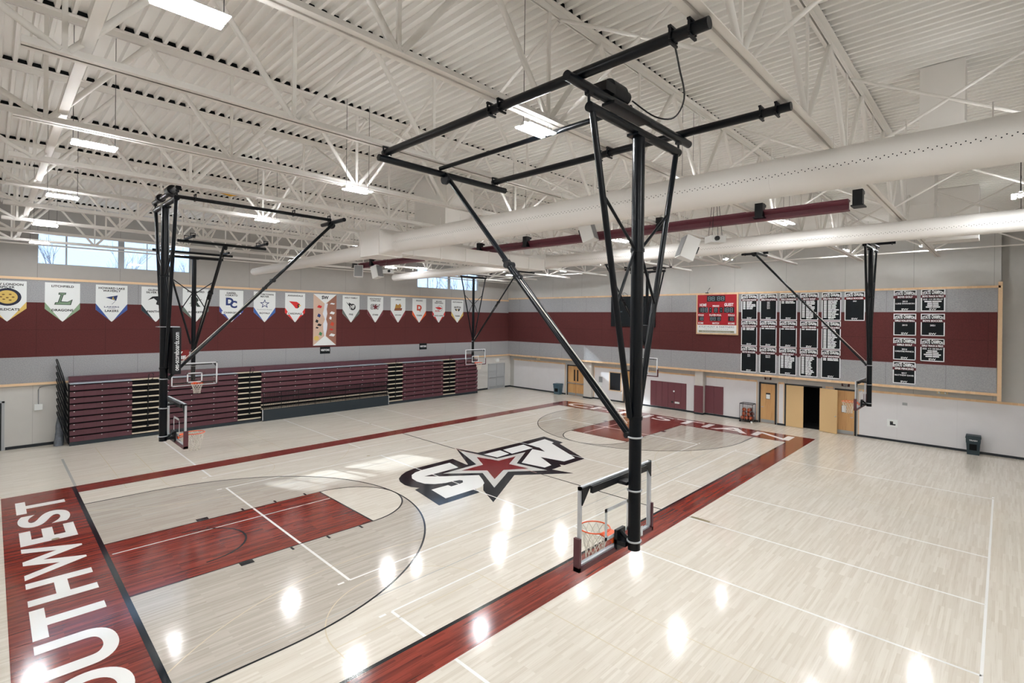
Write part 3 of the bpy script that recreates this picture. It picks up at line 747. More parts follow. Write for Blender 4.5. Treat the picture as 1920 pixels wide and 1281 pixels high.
    # backboard
    z0, z1 = 9.5, 13.0
    bb = MB()
    bb.box(ox - 3, ox + 3, oy + YB - .14, oy + YB + .0, z1 - .14, z1); bb.box(ox - 3, ox + 3, oy + YB - .14, oy + YB, z0, z0 + .14)
    for s in (-1, 1): bb.box(ox + s * 3, ox + s * 2.86, oy + YB - .14, oy + YB, z0, z1)
    bb = bb.build('backboard', M_alu, r)
    MB().box(ox - 2.87, ox + 2.87, oy + YB - .1, oy + YB - .06, z0 + .12, z1 - .12).build('glass_pane', M_glassb, bb)
    wl = MB(); yl = oy + YB + .005
    for x0, x1, a, b_ in ((-2.98, 2.98, z1 - .18, z1), (-2.98, 2.98, z0, z0 + .18), (-2.98, -2.8, z0, z1), (2.8, 2.98, z0, z1)): wl.box(ox + x0, ox + x1, yl - .004, yl + .004, a, b_)
    wl.build('white_border_line', M_wframe, bb)
    ts = MB(); yl = oy + YB - .055
    for x0, x1, a, b_ in ((-1, 1, 11.33, 11.5), (-1, 1, 10.0, 10.17), (-1, -.83, 10, 11.5), (.83, 1, 10, 11.5)): ts.box(ox + x0, ox + x1, yl - .01, yl + .004, a, b_)
    ts.build('target_square', M_wframe, bb)
    pd = MB(); prof = [(-3.1, 10.75), (-3.1, 9.5), (-3.0, 9.38), (3.0, 9.38), (3.1, 9.5), (3.1, 10.75), (2.97, 10.75), (2.97, 9.62), (-2.97, 9.62), (-2.97, 10.75)]
    # U-shaped pad as three bars so that every face stays convex
    pd.box(ox - 3.12, ox - 2.98, oy + YB - .22, oy + YB + .1, 9.38, 10.8); pd.box(ox + 2.98, ox + 3.12, oy + YB - .22, oy + YB + .1, 9.38, 10.8); pd.box(ox - 3.12, ox + 3.12, oy + YB - .22, oy + YB + .1, 9.36, 9.56)
    pd.build('edge_padding', M_padm, bb)
    br = MB(); br.box(ox - 2.3, ox + 2.3, oy + YB - .3, oy + YB - .15, 12.62, 12.92)
    for s in (-1, 1): br.prism([(s * 2.9, 12.95), (s * 2.3, 12.95), (s * 2.9, 12.2)] if s < 0 else [(s * 2.9, 12.2), (s * 2.3, 12.95), (s * 2.9, 12.95)], lambda u, v, t_: (ox + u, oy + YB - t_, v), .15, .2)
    br.box(ox - .3, ox + .3, oy + YM + .25, oy + YB - .14, 12.6, 12.75); br.build('top_bracket', M_blk, bb)
    br = MB(); br.box(ox - .35, ox + .35, oy + YM + .25, oy + YB - .14, 9.75, 9.95); br.box(ox - .35, ox + .35, oy + YB - .3, oy + YB - .14, 9.5, 10.4); br.tube(P(0, YM + .2, 9.9), P(0, YB - .2, 10.3), .1, 8)
    br.build('bottom_bracket', M_blk, bb)
    # rim and net
    rim = MB(); rim.torus(P(0, 0, 10), .76, .034, 32, 8); rim.box(ox - .25, ox + .25, oy + YB + .0, oy + YB + .07, 9.68, 10.05); rim.prism([(-.28, YB + .05), (.28, YB + .05), (.45, -.6), (-.45, -.6)], lambda u, v, t_: (ox + u, oy + v, t_), 9.97, 10.0)
    for s in (-1, 1): rim.tube(P(s * .2, YB + .05, 9.75), P(s * .42, -.62, 9.97), .03, 6)
    rim = rim.build('rim', M_orange, r)
    nt = MB(); n = 12; zs = [9.97, 9.66, 9.36, 9.06, 8.76, 8.5]; rs = [.74, .66, .57, .49, .44, .43]
    for k_ in range(5):
        for i in range(n):
            for dlt in (-.5, .5):
                a0 = 2 * PI * (i + .5 * (k_ % 2)) / n; a1 = a0 + 2 * PI * dlt / n
                nt.tube(P(rs[k_] * math.cos(a0), rs[k_] * math.sin(a0), zs[k_]), P(rs[k_ + 1] * math.cos(a1), rs[k_ + 1] * math.sin(a1), zs[k_ + 1]), .018, 4, caps=False)
    nt.build('net', M_net, rim)
    return r
H0 = make_hoop((13.45, -37, 0), 'basketball hoop nearest us, hung from the pipe frame overhead', 'long')
H2 = make_hoop((14.2, 37, 0), 'basketball hoop facing us in front of the bleachers, left end'); H2.rotation_euler[2] = PI
H3 = make_hoop((69.6, 37, 0), 'basketball hoop facing us near the far corner of the gym', 'stub', .75); H3.rotation_euler[2] = PI
H1 = dup(H3, (68.9, -37.0, 0), 0, 'basketball hoop hanging in front of the end wall doors, seen edge-on')
H5 = dup(H3, (78.75, 0, 0), PI / 2, 'basketball hoop over the far baseline, seen behind the near mast')
H4 = make_hoop((5.25, 0, 0), 'basketball hoop over the left baseline with a scoring clock box on its mast', 'single', .5); H4.rotation_euler[2] = -PI / 2
for h, (ox, oy) in ((H0, (13.45, -37)), ):
    h['_o'] = [ox, oy, 0]
    m = MB(); m.tube((ox - 2.2, oy - 2.0, 30.35), (ox - 1.2, oy - 2.0, 30.35), .42, 20); m.tube((ox - 1.2, oy - 2.0, 30.35), (ox - .75, oy - 2.0, 30.35), .3, 16); m.box(ox - 2.6, ox + .4, oy - 2.65, oy - 2.0, 29.42, 29.55); m.box(ox - 3, ox - 2.3, oy - 2.5, oy - 1.6, 29.9, 30.3)
    m.build('winch_motor', M_blk, h)
    c = MB(); pts = [(ox - .7, oy - 2.3, 30.2), (ox + .1, oy - 3.0, 29.55), (ox + .0, oy - 4.0, 29.2), (ox - 1.4, oy - 5.2, 29.25), (ox - 3.2, oy - 5.9, 29.6), (ox - 4.4, oy - 6.3, 29.95)]
    # smooth the cable
    fine = []
    for i in range(len(pts) - 1):
        p0, p1, p2, p3 = [Vector(pts[max(0, min(len(pts) - 1, i + j))]) for j in (-1, 0, 1, 2)]
        for t_ in [q / 6 for q in range(6)]:
            fine.append(.5 * ((2 * p1) + (p2 - p0) * t_ + (2 * p0 - 5 * p1 + 4 * p2 - p3) * t_ * t_ + (3 * p1 - p0 - 3 * p2 + p3) * t_ ** 3))
    fine.append(Vector(pts[-1])); c.path(fine, .035, 6); c.build('power_cable', M_blk, h)
    lab_ = MB(); lab_.box(ox + .1, ox + .25, oy - 2.56, oy - 2.54, 10.3, 10.75); lab_.build('mast_label', M_wframe, h)
# scoring clock box on the left court mast, and winch on top
mx, my = 3.0, 0.0
H4['_o'] = [5.25, 0, 0]
def inH(root, mb, name, mat, rz, parent=None):
    O = root['_o']; c, s = math.cos(-rz), math.sin(-rz)
    mb.v = [(O[0] + (x - O[0]) * c - (y - O[1]) * s, O[1] + (x - O[0]) * s + (y - O[1]) * c, z) for x, y, z in mb.v]
    return mb.build(name, mat, parent or root, O=tuple(O))
for hh, sx in ((H4, 1), (H5, -1)):
    hh['_o'] = [5.25, 0, 0] if sx > 0 else [78.75, 0, 0]
    cx = 3.0 if sx > 0 else 81.0; rz = -PI / 2 if sx > 0 else PI / 2
    bx = inH(hh, MB().box(cx + sx * .35, cx + sx * .95, -1.25, 1.05, 15.3, 19.2), 'clock_box', M_blk, rz)
    tx = MB()
    if sx > 0: text(tx, lambda u, v: (cx + .42 + v, -1.27, 15.5 + u), 'oes-scoreboards.com', .1, 3.3, .08, .42, .01)
    if sx > 0: tx.v = [(cx + .42 + .46 - (x - cx - .42), y, z) for x, y, z in tx.v]
    if tx.v: inH(hh, tx, 'clock_box_lettering', M_sil, rz, bx)
    br = MB(); br.box(cx - .5, cx + 1.0 * sx, -.5, .5, 19.2, 19.26); inH(hh, br, 'clock_bracket', M_chrome, rz)
    m = MB(); m.tube((cx, -2.4, 30.35), (cx, -1.4, 30.35), .38, 18); inH(hh, m, 'winch_motor', M_blk, rz); inH(hh, MB().tube((cx, 1.6, 30.3), (cx, 2.2, 30.3), .34, 18), 'cable_drum', M_blk, rz)

# ------------------------------------------------------------------ folded bleachers
BY = 52.6
def seat_row(mb, x0, x1, z, y):
    mb.box(x0, x1, y, y + .5, z + .02, z + .76); mb.box(x0, x1, y - .06, y + .9, z + .68, z + .78)
def bleacher(x0, x1, lab, rail=False):
    t = thing('bleacher_section', lab, 'bleachers', (x0, BY, 0), 'folded bleacher sections')
    first = 4 if rail else 0
    MB().box(x0, x1, BY + .35, Y1 - .45, .1, 9.2).build('understructure', M_bldk, t)
    if not rail: MB().box(x0, x1, BY - .05, BY + .35, 0, .55).build('base_panel', M_blfront, t)
    rows = range(9)
    for k in rows:
        if rail and k < 3: continue
        mb = MB(); y = BY + (.02 if not rail or k >= 5 else .25)
        seat_row(mb, x0, x1, .55 + .985 * k, y)
        row = mb.build('seat_row', M_maroonseam, t)
        c = MB(); nclip = max(2, int((x1 - x0) / 2.9)); 
        for i in range(nclip + 1):
            x = x0 + .5 + (x1 - x0 - 1) * i / nclip
            c.box(x - .07, x + .07, y - .1, y - .04, .55 + .985 * k + .66, .55 + .985 * k + .76)
        c.build('bolt', M_sil, row)
    MB().box(x0, x1, BY + .1, Y1 - .5, 9.38, 9.46).build('top_deck', M_grdeck, t)
    mb = MB(); seat_row(mb, x0, x1, 9.62, 54.6); mb.box(x0, x1, 54.65, 55.05, 9.3, 9.6); br_ = mb.build('back_row', M_maroonseam, t)
    if rail:
        MB().box(x0 + .1, x1 - .1, BY - .55, BY - .4, 0, 2.15).build('front_panel', M_blfront, t)
        MB().box(x0, x1, BY - .4, BY + .5, 2.2, 2.45).build('platform_edge', M_tread, t)
        MB().box(x0, x1, BY - .1, BY + .5, 2.95, 3.15).build('platform_edge', M_tread, t)
        rl = MB(); yf = BY - .5
        for zz in (2.45, 4.35, 5.4): rl.tube((x0 + .2, yf, zz), (x1 - .2, yf, zz), .06, 6)
        n_ = int((x1 - x0) / .33)
        for i in range(n_ + 1):
            x = x0 + .2 + (x1 - x0 - .4) * i / n_
            rl.tube((x, yf, 2.2), (x, yf, 5.4), .035 if i % 10 else .07, 5, caps=False)
        rl.build('guard_rail', M_blk, t)
        for x in (x0 + .02, x1 - .14): MB().box(x, x + .12, BY - .6, BY - .4, .2, 2.2).build('end_strip', M_alu, t)
    return t
def aisle(x0, x1, lab):
    t = thing('bleacher_aisle', lab, 'bleacher steps', (x0, BY, 0), 'bleacher aisles')
    MB().box(x0, x1, BY + .3, Y1 - .45, .1, 9.2).build('riser_panel', M_bldk, t)
    MB().box(x0, x1, BY - .05, BY + .3, 0, .5).build('base_panel', M_blfront, t)
    for k in range(9):
        z = .62 + .985 * k
        MB().box(x0 + .03, x1 - .03, BY - .02, BY + .5, z, z + .2).build('step_tread', M_tread, t)
    MB().box(x0, x1, BY + .2, Y1 - .5, 9.38, 9.46).build('top_deck', M_tread, t)
    mb = MB(); seat_row(mb, x0, x1, 9.62, 54.6); mb.box(x0, x1, 54.65, 55.05, 9.3, 9.6); mb.build('back_row', M_maroonseam, t)
    xc = (x0 + x1) / 2 - .1
    h = MB(); h.tube((xc, BY - .18, 1.7), (xc, BY - .18, 9.3), .06, 8)
    for z in (2.0, 4.0, 6.0, 8.0): h.torus((xc + .3, BY - .18, z), .22, .035, 14, 6); h.box(xc - .15, xc + .15, BY - .25, BY - .1, z - .3, z - .1)
    h.path([(xc, BY - .2, 9.2), (xc + .1, BY - .2, 10.3), (xc + .5, BY - .15, 10.5), (xc + .75, BY - .1, 10.2), (xc + .6, BY - .1, 9.5), (xc + .2, BY - .15, 9.3)], .06, 8)
    h.build('handrail', M_blk, t)
    return t
b1 = bleacher(1.4, 8.9, 'folded maroon bleacher section at the left end with black end rails')
for k in range(9):
    z = .6 + .98 * k; y = BY + .2 + .24 * k
    rl = MB(); rl.path([(1.3, y, z - .3), (.75, y + .1, z + 2.3), (.12, y + .2, z + 4.7), (.02, y + .35, z + 4.75), (.0, y + .5, z + 4.6), (.62, y + .5, z + 2.2), (1.25, y + .5, z - .2)], .06, 8)
    for q_ in (.3, .62): rl.tube((1.3 - 1.18 * q_, y + .1, z + 4.8 * q_), (1.25 - 1.2 * q_, y + .5, z + 4.7 * q_), .045, 6)
    rl.build('end_rail', M_blk, b1)
aisle(8.9, 13.2, 'bleacher aisle behind the left court hoop mast')
bleacher(13.2, 24.4, 'folded maroon bleacher section behind the left hoop that faces us')
aisle(24.4, 28.45, 'bleacher aisle left of the railed middle section')
bleacher(28.45, 55.5, 'long middle bleacher section with a black railing along its front', rail=True)
aisle(55.5, 59.5, 'bleacher aisle right of the railed middle section')
bleacher(59.5, 71.2, 'folded maroon bleacher section right of the railed middle one')
aisle(71.2, 75.1, 'bleacher aisle nearest the far corner')
bleacher(75.1, 82.6, 'folded maroon bleacher section at the right end by the grey doors')
tp = MB(); n = 14
for j in range(8):
    z = .05 + 4.2 * j / 7; rr = .6 - .3 * j / 7
    for i in range(n):
        a = 2 * PI * i / n; k = 1 + .22 * math.sin(5 * a + j * .9)
        tp.v.append((.3 + rr * k * math.cos(a) * .9 + .02 * j, 54.0 + rr * k * .8 * math.sin(a) + .1 * j, z))
for j in range(7):
    for i in range(n): tp.f.append((j * n + i, j * n + (i + 1) % n, (j + 1) * n + (i + 1) % n, (j + 1) * n + i)); tp.sm.append(True)
tp.f.append(tuple(range(7 * n, 8 * n))); tp.sm.append(True)
tag(tp.build('bundled_tarp', M_tarp), 'grey bundled tarp standing at the left end of the bleachers', 'tarp')

# ------------------------------------------------------------------ conference banners on the far wall
def Ff(u, v, d=.0): return (u, PF - .03 - d, v)
def emblem(kind, xc, zc, root):
    def put(draw, mat, d):
        mb = MB(); draw(mb, lambda u, v: (xc + u, PF - .03 - d, zc + v)); mb.build('emblem', mat, root)
    def disc(r, rx=1.0): return lambda mb, fn: poly(mb, fn, [(r * rx * math.cos(2 * PI * i / 28), r * math.sin(2 * PI * i / 28)) for i in range(28)])
    def P(*pts): return lambda mb, fn: poly(mb, fn, pts)
    if kind == 'cat':
        put(disc(1.3, 1.12), plain('navy_ring', rgb(36, 40, 62), .8), .012); put(disc(.98, 1.1), plain('gold_disc', rgb(214, 184, 104), .8), .016)
        put(lambda mb, fn: [poly(mb, fn, [(a + .16 * math.cos(2 * PI * i / 8), b + .1 * math.sin(2 * PI * i / 8)) for i in range(8)]) for a, b in ((-.4, .35), (.3, .4), (0, -.1), (-.35, -.35), (.3, -.45), (.6, 0), (-.65, 0))], plain('tan_fur', rgb(120, 88, 46), .8), .02)
    elif kind == 'L':
        g = plain('sage_green', rgb(122, 148, 122), .8); dk_ = plain('dark_green', rgb(56, 72, 66), .8)
        put(P((-.95, -1.0), (-.85, -.62), (-.55, -.6), (-.25, .55), (-.5, .58), (-.45, .9), (.4, .9), (.35, .6), (.1, .55), (-.15, -.45), (.55, -.5), (1.15, -.1), (.95, -1.0)), dk_, .012)
        put(P((-.82, -.92), (-.78, -.7), (-.45, -.66), (-.13, .64), (-.38, .68), (-.37, .82), (.3, .82), (.25, .66), (0, .6), (-.28, -.56), (.55, -.6), (1.0, -.28), (.85, -.92)), g, .016)
    elif kind == 'flagL':
        put(P((-.8, .35), (.75, .75), (.55, -.15)), plain('navy_blue', rgb(44, 62, 106), .8), .012)
        put(P((.1, .45), (.25, .48), (.2, .15), (.4, .15), (.38, 0), (.05, .05)), plain('gold_letter', rgb(206, 176, 84), .8), .016)
        put(lambda mb, fn: [strip(mb, fn, (.45, -.2), (0, -.75), .05), text(mb, fn, 'LAKERS', -.95, .95, -1.3, -1.05, .02), strip(mb, fn, (-.5, -1.42), (.5, -1.42), .04)], MATS['navy_blue'], .016)
    elif kind == 'swoop':
        put(P((-1.15, .1), (-.5, .75), (.4, .85), (1.0, .6), (.55, .45), (.8, -.2), (.4, -.75), (0, -.55), (.15, 0), (-.3, .45)), M_ink, .012)
    elif kind == 'R':
        put(lambda mb, fn: [text(mb, fn, 'R', -.75, .75, -.85, .95, .05), strip(mb, fn, (-1.0, -.3), (.9, .5), .09)], plain('dark_green_ink', rgb(40, 56, 50), .8), .012)
    elif kind == 'DC':
        nb = plain('royal_navy', rgb(40, 58, 112), .8)
        put(lambda mb, fn: text(mb, fn, 'D', -.95, .35, -.45, 1.0, .05), nb, .012); put(lambda mb, fn: text(mb, fn, 'C', -.25, .95, -.95, .45, .05), nb, .016)
    elif kind == 'star2':
        nb = MATS['royal_navy']
        def star(mb, fn, r=.95):
            poly(mb, fn, [((r if i % 2 == 0 else r * .42) * math.sin(PI * i / 5), (r if i % 2 == 0 else r * .42) * math.cos(PI * i / 5)) for i in range(10)])
        put(lambda mb, fn: star(mb, fn), nb, .012); put(lambda mb, fn: star(mb, fn, .6), M_banw, .016)
        put(lambda mb, fn: text(mb, fn, 'Southwest Royals', -1.4, 1.4, -1.25, -1.02, .01), plain('grey_ink', rgb(120, 126, 140), .8), .012)
    elif kind == 'bird':
        put(P((-1.25, .7), (.3, .62), (.9, .2), (.85, -.25), (.45, -.75), (.05, -.7), (-.25, -.3), (-.6, .1)), plain('bird_red', rgb(206, 44, 44), .8), .012)
        put(P((.45, .15), (.95, .1), (.85, -.4), (.5, -.75)), M_ink, .014); put(P((.7, .0), (1.25, -.1), (.75, -.4)), plain('beak_gold', rgb(226, 180, 70), .8), .018)
    elif kind == 'ball':
        put(lambda mb, fn: [poly(mb, fn, [(.35 + .72 * math.cos(2 * PI * i / 24), -.15 + .72 * math.sin(2 * PI * i / 24)) for i in range(24)]), poly(mb, fn, [(-.35, -.1), (-1.2, 1.0), (-.5, .45), (-.55, .85), (.1, .5)])], M_ink, .012)
        put(lambda mb, fn: text(mb, fn, 'HF', -.15, .85, -.55, .3, .05), M_banw, .016)
    elif kind == 'SW':
        put(lambda mb, fn: text(mb, fn, 'SW', -1.2, 1.2, -.6, .65, .06), M_ink, .012); put(lambda mb, fn: text(mb, fn, 'SW', -1.08, 1.08, -.48, .53, .0), M_banw, .016)
        put(lambda mb, fn: poly(mb, fn, [((.8 if i % 2 == 0 else .33) * math.sin(PI * i / 5), (.8 if i % 2 == 0 else .33) * math.cos(PI * i / 5)) for i in range(10)]), plain('star_maroon', rgb(112, 34, 44), .8), .02)
    elif kind == 'J':
        put(P((-.9, -.2), (-.6, .9), (0, .6), (.5, 1.0), (.9, .4), (.6, -.2)), plain('jungle_gold', rgb(176, 132, 62), .8), .012)
        put(P((-1.1, -.75), (-.9, -.2), (1.1, -.1), (.95, -.7)), plain('jordan_maroon', rgb(112, 42, 50), .8), .016)
        put(lambda mb, fn: text(mb, fn, 'JORDAN', -.85, .85, -.65, -.3, .03), MATS['jungle_gold'], .02)
    elif kind == 'D':
        put(lambda mb, fn: [text(mb, fn, 'D', -.7, .7, -.6, .8, .05), poly(mb, fn, [(-.1, -.3), (.25, -1.0), (.45, -.3)])], plain('brick_orange', rgb(196, 72, 48), .8), .012)
    elif kind == 'bus':
        put(lambda mb, fn: [poly(mb, fn, [(-1.2, .3), (.2, .45), (1.1, .1), (.3, -.25), (-.4, -.1)]), text(mb, fn, 'MOUND', -1.1, .2, -.8, -.4, .03)], MATS['bird_red'], .012)
        put(lambda mb, fn: arc(mb, fn, (.35, .1), .75, 0, 2 * PI, .07, 24), plain('steel_grey_ink', rgb(110, 116, 124), .8), .016)
    elif kind == 'HUTCH':
        put(lambda mb, fn: [text(mb, fn, 'HUTCH', -1.1, 1.1, .2, .75, .04), poly(mb, fn, [(-1.0, .1), (-.2, 0), (-.35, -.6)]), poly(mb, fn, [(.1, 0), (1.0, .1), (.4, -.7)])], M_ink, .012)
        put(P((-.3, .0), (.1, -.02), (-.1, -.55)), MATS['gold_disc'], .016)
BAN = [(-5.25, ['NEW LONDON', 'SPICER'], 'WILDCATS', (218, 186, 106), 'cat', 'gold-tipped'), (.7, ['LITCHFIELD'], 'DRAGONS', (140, 164, 136), 'L', 'sage green-tipped'),
       (6.58, ['HOWARD LAKE', 'WAVERLY'], 'LAKERS', (62, 88, 152), 'flagL', 'blue-tipped'), (12.45, ['GLENCOE', 'SILVER LAKE'], 'PANTHERS', (42, 58, 66), 'swoop', 'dark slate-tipped'),
       (18.3, ['ROCKFORD'], 'ROCKETS', (98, 112, 104), 'R', 'grey green-tipped'), (24.05, ['DASSEL', 'COKATO'], 'CHARGERS', (70, 84, 156), 'DC', 'indigo-tipped'),
       (29.9, ['WATERTOWN', 'MAYER'], 'ROYALS', (58, 98, 168), 'star2', 'royal blue-tipped'), (35.75, ['ANNANDALE'], 'CARDINALS', (214, 44, 40), 'bird', 'bright red-tipped'),
       (47.9, ['HOLY FAMILY'], 'FIRE', (104, 112, 108), 'ball', 'grey-tipped'), (53.85, ['SOUTHWEST', 'CHRISTIAN'], 'STARS', (112, 52, 62), 'SW', 'maroon-tipped'),
       (59.85, ['JORDAN'], 'JAGUARS', (132, 50, 62), 'J', 'wine red-tipped'), (65.85, ['DELANO'], 'TIGERS', (226, 92, 44), 'D', 'orange-tipped'),
       (71.8, ['MOUND', 'WESTONKA'], 'WHITE HAWKS', (206, 44, 44), 'bus', 'red-tipped'), (77.85, ['HUTCHINSON'], 'TIGERS', (214, 182, 100), 'HUTCH', 'yellow-tipped')]
for xc, top, bot, colr, em, desc in BAN:
    t = thing('school_banner', 'white pennant banner, %s, reading %s %s' % (desc, ' '.join(top), bot), 'banner', (xc, PF, 18.95), 'white school banners on the far wall')
    MB().prism([(xc - 2, 20.9), (xc, 18.95), (xc + 2, 20.9), (xc + 2, 24.95), (xc - 2, 24.95)], lambda u, v, d: (u, PF - d, v), .008, .03).build('hanging_cloth', M_banw, t)
    m = plain('tip_' + desc.split('-')[0].replace(' ', '_'), rgb(*colr), .8)
    for s in (-1, 1):
        mb = MB(); pts = [(xc + s * 2, 21.9), (xc + s * 2, 20.9), (xc + s * .22, 19.17)]
        poly(mb, lambda u, v: Ff(u, v, .008), pts if s < 0 else pts[::-1]); mb.build('colour_tip', m, t)
    lt = MB(); fn = lambda u, v: Ff(u, v, .01)
    for i, s in enumerate(top): line(lt, fn, s, xc, 24.25 - .42 * i, .34, 3.3, .03, 1.05, 1.05)
    lt.build('school_name', M_ink, t)
    lb_ = MB(); line(lb_, lambda u, v: Ff(u, v, .02), bot, xc, 20.55, .36, 3.0, .03, 1.05, 1.05); lb_.build('team_name', M_ink, t)
    if em in ('DC', 'bird', 'bus'):
        wb = MB(); quad(wb, lambda u, v: Ff(u, v, .014), xc - 1.62, xc + 1.62, 20.48, 20.98); wb.build('name_patch', M_banw, t)
    emblem(em, xc, 22.55, t)
# the tall joint banner in the middle
xc = 42.0
t = thing('tall_banner', 'tall tan and brown banner with many small team marks, above a VISITORS sign', 'banner', (xc, PF, 14.0))
MB().box(xc - 2.5, xc + 2.5, PF - .03, PF - .008, 14.0, 24.98).build('hanging_cloth', plain('tan_banner', rgb(206, 178, 160), .8), t)
mb = MB(); poly(mb, lambda u, v: Ff(u, v, .006), [(xc + .3, 23.0), (xc + .1, 20), (xc + .3, 16), (xc + 2.5, 14), (xc + 2.5, 24.98)]); mb.build('brown_half', plain('brown_banner', rgb(150, 104, 88), .8), t)
mb = MB(); poly(mb, lambda u, v: Ff(u, v, .012), [(xc - 2.5, 24.98), (xc, 22.9), (xc + 2.5, 24.98)]); poly(mb, lambda u, v: Ff(u, v, .012), [(xc - 2.5, 14.0), (xc + 2.5, 14.0), (xc, 16.1)])
mb.build('white_corner', M_banw, t)
mb = MB(); rp = [(-.1, 23.0), (-.25, 21.8), (-.5, 20.8), (0, 19.6), (-.4, 18.6), (-.35, 17.4), (-.1, 16.0), (.15, 16.0), (.45, 17.4), (.55, 18.6), (.25, 19.6), (.5, 20.8), (.35, 21.8), (.6, 23.0)]
for i in range(6): poly(mb, lambda u, v: (xc + u, PF - .042, v), [rp[i], rp[i + 1], rp[12 - i], rp[13 - i]])
mb.build('white_ribbon', plain('ribbon_white', rgb(224, 228, 236), .8), t)
def tiny(col, pts):
    mb = MB()
    for (a, b, sx, sz) in pts: poly(mb, lambda u, v: (xc + u, PF - .045, v), [(a - sx, b - sz * .4), (a + sx * .5, b - sz), (a + sx, b + sz * .3), (a - sx * .3, b + sz)])
    mb.build('team_mark', col, t)
tiny(MATS['bird_red'], [(-1.2, 22.3, .55, .35), (1.4, 17.4, .5, .2)]); tiny(M_ink, [(-1.75, 19.2, .35, .4), (-1.2, 18.4, .5, .3), (-1.7, 17.8, .35, .2)])
tiny(MATS['royal_navy'], [(-1.3, 20.4, .4, .45)]); tiny(M_sil, [(1.6, 23.0, .6, .2), (1.6, 21.0, .6, .35), (1.2, 19.9, .3, .4), (1.6, 16.2, .7, .35)]); tiny(MATS['brick_orange'], [(1.6, 18.6, .45, .5)]); tiny(plain('small_green_mark', rgb(70, 128, 86), .8), [(-.95, 16.5, .4, .45)])
mb = MB(); poly(mb, lambda u, v: (xc - 1.8 + u, PF - .046, 15.55 + v), [(.55 * math.cos(2 * PI * i / 20), .5 * math.sin(2 * PI * i / 20)) for i in range(20)]); mb.build('team_mark', MATS['gold_disc'], t)
mb = MB(); text(mb, lambda u, v: Ff(u, v, .016), 'SW', xc - .75, xc + .75, 23.9, 24.65, .04); mb.build('team_mark', M_ink, t)
# side signs
def wall_sign(x0, x1, z0, z1, txt, mat, lab, extra=None):
    t = thing('wall_sign', lab, 'sign', (x0, PF, z0))
    MB().box(x0, x1, PF - .06, PF - .01, z0, z1).build('sign_board', mat, t)
    mb = MB(); fn = lambda u, v: (u, PF - .065, v)
    if extra: extra(mb, fn)
    text(mb, fn, txt[0], *txt[1:], .03); mb.build('sign_lettering', M_sil, t)
wall_sign(41.0, 43.2, 12.2, 13.7, ('VISITORS', 41.15, 43.05, 12.75, 13.2), M_bank, 'black VISITORS sign below the tall tan banner')
wall_sign(66.0, 68.2, 12.2, 13.75, ('VISITORS', 66.15, 68.05, 12.75, 13.2), M_bank, 'black VISITORS sign between the two right-hand hoops on the far wall')
wall_sign(13.6, 17.35, 12.1, 13.95, ('HOME', 14.2, 16.9, 12.3, 12.95), M_fred, 'maroon HOME sign behind the left hoop mast', lambda mb, fn: text(mb, fn, 'SW', 14.8, 16.4, 13.1, 13.7, .03))

# ------------------------------------------------------------------ championship banners on the end wall
XB = XU - .18
def sb(y, z): return sE(y, z)
def Fe(u, v, d=0.0): return (XB - .03 - d, -u, v)      # u runs to the right as seen from the court
ARC = {}
def title(txt):
    if txt in ARC: return ARC[txt]
    mb = MB(); a, b = txt.split()
    def wp(u, v): return u, v
    cut = .40
    for s, lo, hi in ((a, -1.0, -.22), (b, -.12, 1.0)):
        vs, fs, _ = glyphs(s, .045)
        pts = []
        for p, q in vs:
            u = lo + (hi - lo) * p; base = .0 + .30 * (1 - u * u) * .0; topv = .62 + .38 * (1 - u * u)
            bot = .0 + .12 * (1 - u * u)
            pts.append((0, -u, bot + (topv - bot) * q))
        mb.add(pts, fs)
    ARC[txt] = mb
    return mb
def rows_of_names(mb, n, u0, u1, vtop, pitch, h, years=True, lens=None):
    """lines of a list too small to read in the photograph: a date block and two word blocks"""
    for i in range(n):
        v = vtop - pitch * i - h
        wname = (lens[i] if lens else .5 + .4 * rnd.random())
        W = u1 - u0
        if years: quad(mb, lambda u, q: Fe(u, q, .012), u0, u0 + W * .2, v, v + h)
        a = u0 + W * (.28 if years else .5 - wname / 2); L = W * (.72 * wname if years else wname); sp = .42 + .15 * rnd.random()
        quad(mb, lambda u, q: Fe(u, q, .012), a, a + L * sp - .03, v, v + h); quad(mb, lambda u, q: Fe(u, q, .012), a + L * sp + .03, a + L, v, v + h)
EMB = None
